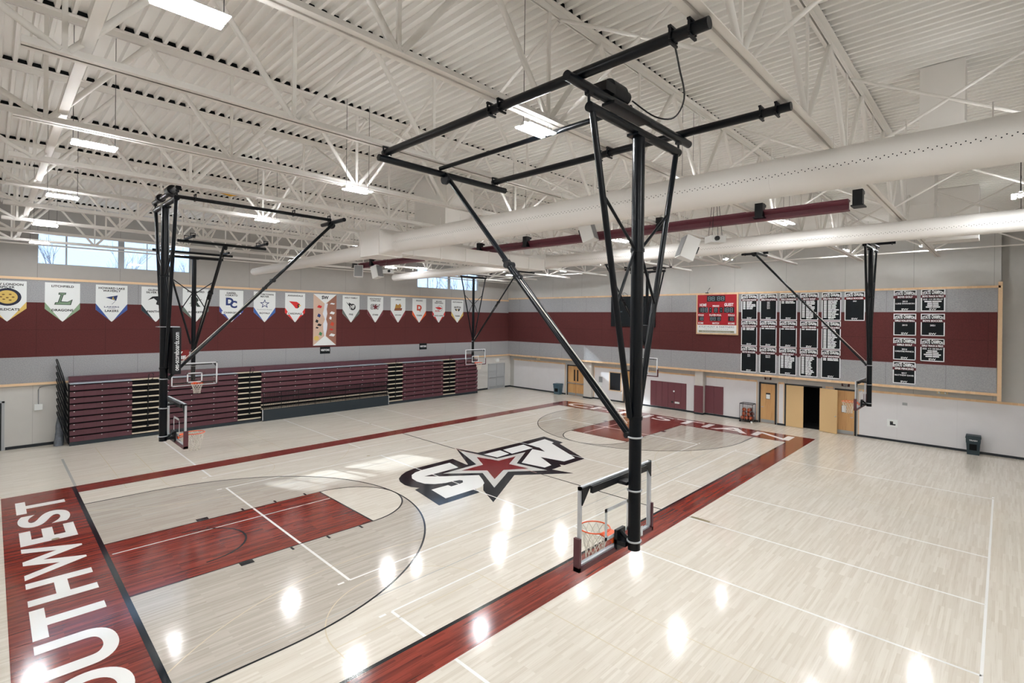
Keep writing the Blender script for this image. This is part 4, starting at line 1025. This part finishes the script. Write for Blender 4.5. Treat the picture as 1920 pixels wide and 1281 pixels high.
def end_banner(kind, sport, ylo, yhi, z0, z1, lab, body, bandcol=None):
    y0, zz0 = sb(ylo, z0); y1, zz1 = sb(yhi, z1)
    ua, ub = -y1, -y0; uc = (ua + ub) / 2; W = ub - ua; Hh = zz1 - zz0
    t = thing('championship_banner', lab, 'banner', (XB, -uc, zz0), kind.lower() + ' banners')
    MB().box(XB - .03, XB - .008, y0, y1, zz0, zz1).build('hanging_cloth', M_bank, t)
    bd = MB()
    for a in ((ua, ub, zz1 - .14, zz1), (ua, ub, zz0, zz0 + .14), (ua, ua + .14, zz0, zz1), (ub - .14, ub, zz0, zz1)): quad(bd, lambda u, v: Fe(u, v, .004), *a)
    bd.build('white_border', M_sil, t)
    tm = title(kind); mb = MB(); th = .66
    mb.add([(XB - .04, -uc + y * (W / 2 - .2), zz1 - .92 + z * .76) for _, y, z in tm.v], tm.f); mb.build('title_lettering', M_sil, t)
    bz1 = zz1 - .94; bz0 = bz1 - .46
    bn = MB(); quad(bn, lambda u, v: Fe(u, v, .006), ua - .06, ub + .06, bz0, bz1); bn.build('sport_band', bandcol or M_bband, t)
    mb = MB(); line(mb, lambda u, v: Fe(u, v, .012), sport, uc, bz0 + .07, .32, W - .35, .04, .95); mb.build('sport_lettering', M_sil, t)
    mb = MB()
    body(mb, ua + .3, ub - .3, bz0 - .08, uc)
    if mb.v: mb.build('list_lettering', M_sil, t)
    mb = MB(); line(mb, lambda u, v: Fe(u, v, .012), 'SW', uc, zz0 + .2, .3, .95, .03, 1.6); mb.build('emblem', M_sil, t)
    return t
def names(n, lens=None): return lambda mb, a, b, top, uc: rows_of_names(mb, n, a, b, top, .27, .19, True, lens)
def cent(*ls): return lambda mb, a, b, top, uc: [line(mb, lambda u, v: Fe(u, v, .012), s, uc, top - .3 - .3 * i, .21, b - a, .03, 1.0) for i, s in enumerate(ls)]
def champ(*ls):
    def f(mb, a, b, top, uc):
        for i, s in enumerate(ls): line(mb, lambda u, v: Fe(u, v, .012), s, uc, top - .55 - .36 * i, .25, b - a + .1, .03, 1.1)
    return f
def champ4(first, n):
    def f(mb, a, b, top, uc):
        line(mb, lambda u, v: Fe(u, v, .012), first, uc, top - .3, .25, b - a + .1, .03, 1.05)
        rows_of_names(mb, n, a, b, top - .42, .3, .21, False)
    return f
CY = [(-15.2, -12.05), (-18.93, -15.76), (-22.6, -19.48), (-26.25, -23.17), (-29.97, -26.85), (-33.65, -30.54)]
Z1 = (20.58, 25.77); Z2 = (15.28, 20.44); Z3 = (9.93, 15.15)
Q = 'STATE QUALIFIER'
def qlab(s, where): return 'black state qualifier banner reading %s, %s' % (s, where)
end_banner(Q, 'BOYS CROSS COUNTRY', *CY[0], *Z1, qlab('BOYS CROSS COUNTRY', 'top row beside the scoreboard'), names(6, [.6, .55, .95, .98, .7, .65]))
end_banner(Q, 'GIRLS VOLLEYBALL', *CY[1], *Z1, qlab('GIRLS VOLLEYBALL', 'second in the top row'), cent('2007', '2009', '2010', '2012', '2015'))
end_banner(Q, 'GIRLS SWIMMING', *CY[2], *Z1, 'black state qualifier banner behind the long brace, third in the top row', names(2, [.8, .95]))
end_banner(Q, 'BOYS GOLF', *CY[3], *Z1, qlab('BOYS GOLF', 'fourth in the top row'), names(12, [.8, .85, .83, .55, .83, .83, .75, .7, 1, .68, .7, .7]))
end_banner(Q, 'GIRLS TRACK & FIELD', *CY[4], *Z1, qlab('GIRLS TRACK AND FIELD', 'fifth in the top row'), names(12, [.85, .78, .78, .7, .75, .7, .98, .76, .72, .95, .66, .7]))
end_banner(Q, 'GIRLS SOCCER', *CY[5], *Z1, qlab('GIRLS SOCCER', 'beside the right hoop mast'), cent('2023'), M_fred)
end_banner(Q, 'GIRLS CROSS COUNTRY', *CY[0], *Z2, qlab('GIRLS CROSS COUNTRY', 'middle row below the scoreboard edge'), names(2, [.9, .85]))
end_banner(Q, 'ALPINE SKIING', *CY[1], *Z2, qlab('ALPINE SKIING', 'second in the middle row'), names(1, [1]))
end_banner(Q, 'WRESTLING', *CY[2], *Z2, qlab('WRESTLING', 'third in the middle row'), names(1, [1]))
end_banner(Q, 'BOYS TENNIS', *CY[3], *Z2, qlab('BOYS TENNIS', 'fourth in the middle row'), names(1, [1]))
end_banner(Q, 'GIRLS TRACK & FIELD', *CY[4], *Z2, qlab('GIRLS TRACK AND FIELD', 'fifth in the middle row'), names(13))
end_banner(Q, 'BOYS SOCCER', *CY[0], *Z3, qlab('BOYS SOCCER', 'first in the bottom row'), cent('2012', '2019'))
end_banner(Q, 'GIRLS HOCKEY', *CY[1], *Z3, qlab('GIRLS HOCKEY', 'second in the bottom row'), cent('2019-20', '2020-21'))
end_banner(Q, 'GIRLS GOLF', *CY[2], *Z3, qlab('GIRLS GOLF', 'third in the bottom row'), names(9, [.6, .95, .95, .95, .75, .7, .7, .7, .7]))
end_banner(Q, 'BOYS TRACK & FIELD', *CY[3], *Z3, qlab('BOYS TRACK AND FIELD', 'fourth in the bottom row'), names(12))
end_banner(Q, 'TRAP SHOOTING', *CY[4], *Z3, qlab('TRAP SHOOTING', 'fifth in the bottom row'), names(2, [.95, .98]))
C = 'STATE CHAMPION'
KA, KB = (-40.97, -37.85), (-44.7, -41.58)
def clab(s, where): return 'black state champion banner reading %s, %s' % (s, where)
end_banner(C, 'BOYS GOLF', *KA, 22.24, 25.85, clab('BOYS GOLF', 'top left of its group'), champ('2013', 'LUKE SWANSON'))
end_banner(C, 'BOYS TRACK & FIELD', *KB, 22.24, 25.9, clab('BOYS TRACK AND FIELD 2018', 'top right of its group'), champ4('2018  4 X 100 RELAY', 4))
end_banner(C, 'GIRLS VOLLEYBALL', *KA, 18.17, 21.85, clab('GIRLS VOLLEYBALL 2013', 'left side on the red stripe'), champ('2013'))
end_banner(C, 'BOYS SOCCER', *KB, 18.2, 21.86, clab('BOYS SOCCER 2021', 'right side on the red stripe'), champ('2021'))
end_banner(C, 'GIRLS GOLF', *KA, 14.04, 17.77, clab('GIRLS GOLF 2014', 'left side, third down'), champ('2014', 'CHRISTINE PIWNICA'))
end_banner(C, 'GIRLS TRACK & FIELD', *KB, 14.02, 17.76, clab('GIRLS TRACK AND FIELD 2022', 'bottom right of its group'), champ4('2022  4 X 100 RELAY', 4))
end_banner(C, 'EPEE FENCING', *KA, 10.01, 13.73, clab('EPEE FENCING 2017', 'lowest of its group'), champ('2017', 'MATTHEW DAVIS'))

# scoreboard
y0, z0 = sb(-11.45, 17.35); y1, z1 = sb(-2.4, 26.1)
t = thing('scoreboard', 'red scoreboard in an oak frame with unlit digits, left of the black banners', 'scoreboard', (XB, (y0 + y1) / 2, z0))
ua, ub = -y1, -y0
MB().box(XB - .3, XB - .01, y0, y1, z0, z1).build('oak_frame', M_oak, t)
fa, fb, fz0, fz1 = ua + .3, ub - .3, z0 + .3, z1 - .28; zs = fz0 + 1.72
fc = MB().box(XB - .42, XB - .28, -fb, -fa, zs, fz1).build('score_panel', M_sbred, t)
ad = MB().box(XB - .4, XB - .28, -fb, -fa, fz0, zs - .05).build('sponsor_panel', M_banw, t)
def Fs(d): return lambda u, v: (XB - .42 - d, -(fa + u * (fb - fa)), zs + v * (fz1 - zs))
SEG = {'8': 'abcdefg', '1': 'bc'}
def digit(mb, fn, u, v, w, h, ch='8'):
    tU, tV = w * .2, h * .11
    s = SEG[ch]
    if 'a' in s: quad(mb, fn, u + tU, u + w - tU, v + h - tV, v + h)
    if 'g' in s: quad(mb, fn, u + tU, u + w - tU, v + h / 2 - tV / 2, v + h / 2 + tV / 2)
    if 'd' in s: quad(mb, fn, u + tU, u + w - tU, v, v + tV)
    if 'b' in s: quad(mb, fn, u + w - tU, u + w, v + h / 2, v + h - tV * .6)
    if 'c' in s: quad(mb, fn, u + w - tU, u + w, v + tV * .6, v + h / 2)
    if 'f' in s: quad(mb, fn, u, u + tU, v + h / 2, v + h - tV * .6)
    if 'e' in s: quad(mb, fn, u, u + tU, v + tV * .6, v + h / 2)
wn = MB(); fn = Fs(.01); fd = Fs(.02)
for a in ((.25, .72, .77, .97), (.03, .28, .4, .59), (.31, .38, .4, .58), (.43, .54, .4, .58), (.58, .66, .4, .58), (.69, .95, .4, .59), (.03, .17, .13, .28), (.33, .62, .13, .28), (.8, .95, .13, .28)): quad(wn, fn, *a)
wn.build('digit_window', M_sblk, fc)
def dgs(*ds):
    dg = MB()
    for d_ in ds: digit(dg, fd, *d_)
    dg.build('digit_print', M_seg, fc)
dgs(*[(u, .8, .075, .14) for u in (.28, .375, .52, .62)])
for u in (.06, .69): dgs((u - .02, .42, .05, .15, '1'), (u + .05, .42, .07, .15), (u + .15, .42, .07, .15))
dgs((.455, .42, .06, .14))
for u in (.035, .81): dgs((u, .145, .05, .12, '1'), (u + .065, .145, .055, .12))
dgs(*[(u, .145, .06, .12) for u in (.345, .425, .54)])
for u in (.345, .62):
    dg = MB()
    for v in (.44, .52): quad(dg, fd, u - .01, u + .01, v, v + .03)
    dg.build('digit_print', M_seg, fc)
for s_, a in (('HOME', (.06, .24, .615, .71)), ('GUEST', (.7, .93, .615, .72)), ('PERIOD', (.4, .57, .595, .655)), ('FOULS', (.02, .17, .295, .355)), ('PLAYER FOUL', (.32, .63, .295, .355)), ('FOULS', (.8, .96, .295, .355)), ('SCORE', (.02, .16, .025, .085)), ('MATCH', (.4, .57, .025, .085)), ('SCORE', (.8, .96, .025, .085))):
    tx = MB(); text(tx, fd, s_, *a, .035); tx.build('score_lettering', M_sil, fc)
fn = lambda u, v: (XB - .41, -(fa + u * (fb - fa)), fz0 + v * 1.65)
mb = MB(); quad(mb, fn, .04, .95, .08, .32); mb.build('olive_strip', M_olive, ad)
fn = lambda u, v: (XB - .42, -(fa + u * (fb - fa)), fz0 + v * 1.65)
mb = MB(); text(mb, fn, 'KYLE HUNT & PARTNERS', .05, .95, .68, .9, .0); text(mb, fn, 'INCORPORATED', .2, .8, .46, .56, .0, 1.8); mb.build('sponsor_lettering', plain('sponsor_grey', rgb(112, 122, 130), .7), ad)
mb = MB(); text(mb, fn, 'An Investment Advisory Company', .12, .86, .13, .27, .0); mb.build('sponsor_lettering', M_sil, ad)
mb = MB(); yc = (y0 + y1) / 2 + 2.0; mb.path([(XB - .1, yc, z1 - .1), (XB - .5, yc, z1 + .3), (XB - .4, yc - .3, z1 + .9), (XB - .2, yc - .45, z1 + 1.2)], .05, 6); mb.box(XB - .6, XB - .3, yc - .2, yc + .4, z1 + .05, z1 + .2)
mb.build('cable_arm', M_blk, t)
# black board beside it
y0, z0 = sb(7.7, 18.58); y1, z1 = sb(20.0, 25.9)
t = thing('black_board', 'large plain black board on the end wall behind the near hoop mast', 'board', (XB, (y0 + y1) / 2, z0))
MB().box(XB - .25, XB - .01, y0, y1, z0, z1).build('mounted_panel', M_bank, t)
c = MB(); c.path([(XB - .15, 14.6, z1), (XB - .5, 14.4, z1 + .5), (XB - .5, 15.2, z1 + .9), (XB - .3, 15.9, z1 + .7), (XB - .2, 15.6, z1 + .1)], .05, 6); c.build('cable_loop', M_blk, t)
mb = MB(); text(mb, lambda u, v: (XB - .26, -u, v), 'SW', -16.8, -15.9, 22.0, 22.35, .0); mb.build('board_emblem', M_seg, t)

# ------------------------------------------------------------------ things along the end wall
PADS = [(8.84, 7.35), (7.35, 5.85), (5.85, 4.3), (4.3, 2.7), (2.7, 1.1), (1.1, -.1)]
wh = ['leftmost', 'second from the left', 'third from the left', 'fourth from the left', 'fifth from the left', 'sixth from the left, left of the pier']
for (a, b), s in zip(PADS, wh):
    tag(MB().box(XE - .22, XE - .06, b + .02, a - .02, .45, 6.2).build('wall_pad', M_mat), 'maroon wall pad, %s in the long row' % s, 'wall pad', 'maroon wall pads')
tag(MB().box(XE - 1.2, XE - 1.0, -4.4, -2.4, .45, 6.2).build('wall_pad', M_mat), 'maroon wall pad wrapped on the front of the wall pier', 'wall pad', 'maroon wall pads')
for a, b, s in ((-4.45, -6.45, 'just right of the pier'), (-6.45, -8.45, 'at the right end, before the ball rack')):
    tag(MB().box(XE - .22, XE - .06, b + .02, a - .02, .45, 6.3).build('wall_pad', M_mat), 'maroon wall pad ' + s, 'wall pad', 'maroon wall pads')
tag(MB().box(XE - .3, XE - .22, 1.45, 2.6, 1.55, 1.95).build('outlet_plate', M_banw), 'white outlet cover set in the maroon pads', 'outlet')
tag(MB().box(XE - .28, XE - .22, 3.0, 3.45, 1.6, 2.0).build('outlet_plate', M_sblk), 'small black outlet opening in the maroon pads', 'outlet')
tag(MB().tube((XE - .3, 2.85, 4.25), (XE - .22, 2.85, 4.25), .2, 14).build('round_cover', M_banw), 'small round white cover on the maroon pads', 'cover')
t = thing('water_station', 'grey and white call station on the white wall panel left of the interior window', 'wall unit', (XE, 23.0, 3.5))
MB().box(XE - .3, XE - .075, 22.6, 23.55, 4.4, 5.8).build('upper_unit', M_kick, t); MB().box(XE - .25, XE - .075, 22.65, 23.5, 3.4, 4.3).build('lower_unit', M_banw, t)
def door_sign(yc, lines_, lab):
    t = thing('door_sign', lab, 'sign', (XE, yc, 8.7))
    MB().box(XE - .06, XE, yc - .65, yc + .65, 8.65, 9.5).build('sign_board', M_signm, t)
    mb = MB()
    for i, s in enumerate(lines_): line(mb, lambda u, v: (XE - .07, -u, v), s, -yc, 9.24 - .25 * i, .16, 1.1, .03)
    mb.build('sign_lettering', M_sil, t)
door_sign(-17.35, ['BOYS', 'LOCKER', 'ROOM'], 'small maroon sign over the door by the ball rack')
door_sign(-30.8, ['WOMEN\'S', 'LOCKER', 'ROOM'], 'small maroon sign over the door right of the open storage room')
def notice(y, z, w, h, lab, X=XE - .09, head=True):
    t = thing('door_notice', lab, 'notice', (X, y, z))
    MB().box(X - .03, X, y - w / 2, y + w / 2, z - h / 2, z + h / 2).build('notice_frame', M_dkframe, t)
    MB().box(X - .04, X - .03, y - w / 2 + .06, y + w / 2 - .06, z - h / 2 + .05, z + h / 2 - (.3 if head else .05)).build('notice_paper', M_banw, t)
notice(-17.45, 5.45, .85, 1.2, 'framed paper notice on the wooden door by the ball rack')
notice(-30.6, 4.6, .8, 1.3, 'framed paper notice on the door behind the right hoop net', head=False)
t = thing('wall_picture', 'small white framed picture low on the wall right of the right hoop', 'picture', (XE, -37.8, 2.5))
MB().box(XE - .12, XE - .06, -38.6, -37.1, 2.45, 3.75).build('picture_mount', M_banw, t)
mb = MB(); fn = lambda u, v: (XE - .125, -u, v); quad(mb, fn, 37.5, 37.95, 2.75, 3.4); quad(mb, fn, 37.9, 38.3, 2.75, 2.98); mb.build('picture_print', M_ink, t)
mb = MB(); quad(mb, fn, 37.62, 37.9, 3.25, 3.42); mb.build('picture_print', M_olive, t)
t = thing('emergency_light', 'pale yellowish emergency light under the oak ledge at right', 'emergency light', (XE, -44.5, 9))
b = MB().box(XE - .25, XE, -45.2, -43.8, 8.85, 9.2).build('light_body', plain('aged_plastic', rgb(224, 210, 170), .5), t)
for y in (-44.9, -44.1): MB().sphere((XE - .3, y, 9.05), .16, 12, 8).build('light_head', M_sil, t)
t = thing('emergency_light', 'small emergency light under the oak ledge left of the double wooden doors', 'emergency light', (XE, 44.6, 8.9))
MB().box(XE - .25, XE, 44.0, 45.2, 8.75, 9.1).build('light_body', MATS['aged_plastic'], t)
for y in (44.2, 45.0): MB().sphere((XE - .3, y, 8.95), .15, 12, 8).build('light_head', M_sil, t)
tag(MB().box(XE - .1, XE - .06, -39.9, -39.2, 6.35, 6.8).build('wall_plate', M_kick), 'small grey wall plate on the white panel right of the right hoop', 'wall plate')
# bins
def bin_(O, w, d, h, mat, lab, letter=None):
    x, y, _ = O
    t = thing('trash_bin', lab, 'trash bin', O, None)
    body = MB(); a, b = .82, 1.0
    vs = []
    for z, k in ((0, a), (h * .62, .94), (h * .62, .98), (h * .92, 1.0)):
        for sx, sy in ((-1, -1), (1, -1), (1, 1), (-1, 1)): vs.append((x + sx * d / 2 * k, y + sy * w / 2 * k, z))
    body.add(vs, [(3, 2, 1, 0)] + [(j * 4 + i, j * 4 + (i + 1) % 4, (j + 1) * 4 + (i + 1) % 4, (j + 1) * 4 + i) for j in range(3) for i in range(4)] + [(12, 13, 14, 15)])
    body.build('bin_body', mat, t)
    lid = MB(); lid.prism([(-.54 * w, .86 * h), (.54 * w, .86 * h), (.5 * w, h), (-.5 * w, h)], lambda u, v, q: (x + q, y + u, v), -.54 * d, .54 * d); lid.build('bin_lid', mat, t)
    hd = MB(); hd.box(x - d * .5, x - d * .46, y - w * .25, y + w * .25, h * .25, h * .56); hd.build('front_recess', M_bldk, t)
    if letter:
        mb = MB(); text(mb, lambda u, v: (x - d * .505, -u, v), letter, -y - w * .28, -y + w * .28, h * .72, h * .79, .03); mb.build('bin_lettering', M_sil, t)
bin_((97.1, 36.4, 0), 2.1, 1.5, 2.85, M_can1, 'blue-grey trash bin left of the double wooden doors')
bin_((97.0, -48.4, 0), 1.75, 1.5, 2.95, M_can2, 'dark teal trash bin standing alone by the wall at far right', 'TRASH')
# ball rack
RX, RY = 96.9, -13.9
t = thing('ball_rack', 'black wheeled ball rack full of basketballs by the wooden door', 'ball rack', (RX, RY, 0))
fr = MB(); hx, hy = .88, 1.24
for sx in (-1, 1):
    for sy in (-1, 1): fr.tube((RX + sx * hx, RY + sy * hy, .35), (RX + sx * hx, RY + sy * hy, 3.65), .05, 8)
for z in (.4, 3.65):
    for a, b in (((-1, -1), (1, -1)), ((1, -1), (1, 1)), ((1, 1), (-1, 1)), ((-1, 1), (-1, -1))): fr.tube((RX + a[0] * hx, RY + a[1] * hy, z), (RX + b[0] * hx, RY + b[1] * hy, z), .07, 8)
fr.build('rack_frame', M_blk, t)
br = MB()
for i in range(1, 5):
    y = RY - hy + 2 * hy * i / 5
    for sx in (-1, 1): br.tube((RX + sx * hx, y, .4), (RX + sx * hx, y, 3.6), .025, 6)
for i in range(1, 3):
    x = RX - hx + 2 * hx * i / 3
    for sy in (-1, 1): br.tube((x, RY + sy * hy, .4), (x, RY + sy * hy, 3.6), .025, 6)
br.build('rack_bars', M_chrome, t)
MB().box(RX - hx, RX + hx, RY - hy, RY + hy, .36, .42).build('rack_floor', M_blk, t)
for sx in (-1, 1):
    for sy in (-1, 1): MB().tube((RX + sx * hx - .05, RY + sy * (hy - .1), .18), (RX + sx * hx + .05, RY + sy * (hy - .1), .18), .18, 14).build('caster_wheel', M_sil if (sx, sy) == (-1, -1) else M_blk, t)
BALLS = [(-.43, .8, .82, 'orange', 'bottom layer, left'), (-.43, 0, .82, 'orange', 'bottom layer, middle of the front'), (-.43, -.8, .82, 'orange', 'bottom layer, right of the front'), (.43, .8, .82, 'dark', 'bottom layer, behind left'), (.43, 0, .82, 'dark', 'bottom layer, behind middle'), (.43, -.8, .82, 'dark', 'bottom layer, behind right'),
         (-.43, .55, 1.6, 'orange', 'second layer, left'), (-.43, -.35, 1.58, 'orange', 'second layer, middle'), (.36, -.82, 1.62, 'dark', 'second layer, right, dark one'), (.45, .0, 1.62, 'dark', 'second layer, behind'),
         (.4, .82, 1.65, 'dark', 'second layer, behind left'), (-.43, -.4, 2.4, 'orange', 'third layer, middle'), (.38, -.4, 2.44, 'dark', 'third layer, right behind'), (-.38, .5, 2.46, 'orange', 'third layer, left')]
b0 = {}
for dx, dy, z, c_, lab in BALLS:
    O = (RX + dx, RY + dy, z)
    L_ = '%s basketball in the ball rack, %s' % (c_, lab)
    if c_ not in b0:
        t = thing('basketball', L_, 'basketball', O, 'basketballs in the rack')
        sp = MB().sphere(O, .385, 20, 14).build('ball_skin', M_ball if c_ == 'orange' else M_balld, t)
        g = MB(); g.torus(O, .384, .012, 24, 5); rim_ = []
        tmp = MB().torus((0, 0, 0), .384, .012, 24, 5); g.add([(O[0] + v[0], O[1] + v[2], O[2] + v[1]) for v in tmp.v], tmp.f); g.add([(O[0] + v[2], O[1] + v[0], O[2] + v[1]) for v in tmp.v], tmp.f)
        g.build('ball_seam', M_ink, t); b0[c_] = t
    else:
        q = dup(b0[c_], O, label=L_); q.rotation_euler = (rnd.random() * 3, rnd.random() * 3, rnd.random() * 3)
# things on the far wall
t = thing('wall_switch_box', 'white switch box with a conduit on the far wall left of the bleachers', 'switch box', (-1.9, Y1, 5.5))
MB().box(-2.3, -1.4, Y1 - .3, Y1 - .02, 5.5, 6.4).build('box_body', M_banw, t)
c = MB(); c.path([(-1.85, Y1 - .12, 6.4), (-1.85, Y1 - .12, 8.6), (-1.7, Y1 - .12, 8.95), (-1.3, Y1 - .12, 9.1), (.9, Y1 - .12, 9.15)], .06, 8); c.build('conduit', M_kick, t)
t = thing('exit_sign', 'small white box over the grey steel doors with a thin conduit', 'wall box', (93, Y1, 8))
MB().box(92.2, 93.4, Y1 - .3, Y1 - .02, 7.7, 8.6).build('box_body', M_banw, t); MB().tube((93.4, Y1 - .12, 8.3), (96.5, Y1 - .12, 8.3), .04, 6).build('conduit', M_kick, t)
tag(MB().torus((18.6, Y1 - .1, 26.9), .22, .03, 14, 6).build('cable_ring', M_kick), 'small hanging ring on the wall right of the left window', 'ring')

# ------------------------------------------------------------------ speakers and projectors under the maroon beam
def speaker(O, w, h, d, yaw, tilt, lab, wires=0, pz=ZB):
    t = thing('loudspeaker', lab, 'loudspeaker', O, 'white hanging loudspeakers')
    x, y, z = O
    cab = MB(); p = [(-w / 2, d / 2), (-w * .32, -d / 2), (w * .32, -d / 2), (w / 2, d / 2)]
    cab.prism(p, lambda u, v, q: (x + u, y - v, z + q), -h / 2, h / 2)
    cab = cab.build('cabinet', M_spk, t); g = MB().box(x - w * .44, x + w * .44, y - d / 2 - .05, y - d / 2 - .003, z - h * .45, z + h * .45).build('grille', M_grille, t)
    MB().box(x - .15, x + .15, y + d / 2, y + d / 2 + .25, z - .2, z + .5).build('mount_bracket', M_blk, t)
    t.rotation_euler = (tilt, 0, yaw)
    return t
speaker((40.2, 37.5, 28.75), 1.65, 2.2, 1.3, math.radians(-42), -.1, 'white loudspeaker at the far left end of the maroon beam, facing us')
speaker((40.3, 31.4, 28.35), 1.7, 2.2, 1.5, math.radians(22), -.25, 'tilted white loudspeaker left of the far projector')
speaker((39.0, -17.0, 30.2), 2.0, 2.3, 1.5, math.radians(20), -.3, 'tilted white loudspeaker left of the near hoop mast on the maroon beam')
speaker((41, -28.2, 27.55), 2.0, 2.3, 1.5, math.radians(-137), -.35, 'tilted white loudspeaker hanging right of the near hoop mast')
def projector(O, yaw, lab):
    x, y, z = O
    t = thing('projector', lab, 'projector', O, 'white hanging projectors')
    MB().box(x - .75, x + .75, y - .7, y + .7, z - .35, z + .3).build('projector_body', M_spk, t)
    MB().tube((x - .2, y - .7, z), (x - .2, y - .95, z), .22, 16).build('lens', M_blk, t)
    w_ = MB()
    for a, b in ((-.5, -.4), (.5, -.4), (.5, .4), (-.5, .4)): w_.tube((x + a, y + b, z + .3), (x + a * .4, y + b * .4, ZB + 2.0), .025, 5)
    w_.build('hanger_wire', M_blk, t); t.rotation_euler[2] = yaw
projector((41, 28.6, 28.35), math.radians(-10), 'white projector hanging by the far tip of the far duct')
projector((41, -31.0, 28.2), math.radians(-40), 'white projector hanging beside the tilted speaker right of the near mast')
tag(MB().prism([(10.2, 34.3), (11.6, 34.4), (12.2, 33.9), (11.3, 33.6), (10.3, 33.8)], lambda u, v, q: (u, 12.0 + q, v), 0, .2).build('yellow_bag', M_yellow), 'yellow fabric scrap caught in the roof steel behind the left hoop mast', 'fabric scrap')

# ------------------------------------------------------------------ bare trees outside the far windows
def tree(O, h, seed, lab):
    R_ = random.Random(seed); mb = MB()
    def grow(p, d, L, r, lev):
        q = p + d * L; mb.tube(p, q, r, 5, r * .65, caps=False)
        if lev == 0: return
        for i in range(3 if lev > 1 else 4):
            nd = (d + Vector((R_.uniform(-.6, .6), R_.uniform(-.6, .6), R_.uniform(.1, .5)))).normalized()
            grow(p + d * L * R_.uniform(.55, 1.0), nd, L * R_.uniform(.55, .8), r * .55, lev - 1)
    grow(Vector(O), Vector((0, 0, 1)), h * .32, h * .008, 4)
    tag(mb.build('bare_tree', M_bark), lab, 'tree', 'bare trees outside')
tree((2, 100, 0), 56, 3, 'bare winter tree outside the first pane of the left window')
tree((26, 190, 0), 58, 5, 'bare winter tree far outside the second pane of the left window')
tree((58, 230, 0), 66, 8, 'bare winter tree far outside the third pane of the left window')
tree((98, 92, 0), 50, 11, 'bare winter tree outside the left part of the right window')
tree((131, 118, 0), 58, 14, 'bare winter tree outside the middle of the right window')
tree((172, 150, 0), 68, 17, 'bare winter tree outside the right end of the right window')
g = MB().box(-200, 400, Y1 + 3, 500, -1, -.8).build('ground_outside', plain('snowy_ground', rgb(200, 204, 210), .9)); struct(g)

# ------------------------------------------------------------------ light, sky, camera
wd = bpy.data.worlds.new('sky'); SC.world = wd; wd.use_nodes = True
bg = wd.node_tree.nodes['Background']; bg.inputs[0].default_value = (.58, .75, 1.0, 1); bg.inputs[1].default_value = 1.9
sun = bpy.data.lights.new('sun', 'SUN'); sun.energy = 6.0; sun.angle = .012; sun.color = (.94, .98, 1.0)
so = bpy.data.objects.new('sun', sun); COL.objects.link(so)
so.rotation_euler = Vector((.62, -1.535, -1.0)).to_track_quat('-Z', 'Y').to_euler()
so.location = (0, 60, 60)

cam = bpy.data.cameras.new('camera'); co = bpy.data.objects.new('camera', cam); COL.objects.link(co); SC.camera = co
Rr = (Vector((0.67890361, -0.73413259, 0.01179956)), None, Vector((0.73419279, 0.67893999, -0.00119989)))
right = Rr[0].normalized(); fwd = (Rr[2] - right * Rr[2].dot(right)).normalized(); up = right.cross(fwd)
M = Matrix((right, up, -fwd)).transposed().to_4x4(); M.translation = Vector((-6.9050618862, -51.7758732579, 20.2878396086)) * FT
co.matrix_world = M
cam.sensor_fit = 'HORIZONTAL'; cam.sensor_width = 36.0
cam.lens = 947.7214 / 1920 * 36.0
cam.shift_x = -(1006.8635 - 960) / 1920; cam.shift_y = -(640.5 - 598.7106) / 1920
cam.clip_start = .05; cam.clip_end = 500
for o in COL.objects:
    if '_o' in o: del o['_o']
vs = SC.view_settings; vs.view_transform = 'Standard'; vs.look = 'None'; vs.exposure = 0.0; vs.gamma = 1.0; vs.use_curve_mapping = False
cy = SC.cycles
cy.max_bounces = 10; cy.diffuse_bounces = 5; cy.glossy_bounces = 4; cy.transparent_max_bounces = 12; cy.use_denoising = True
cy.sample_clamp_indirect = 6.0; cy.caustics_reflective = False; cy.caustics_refractive = False
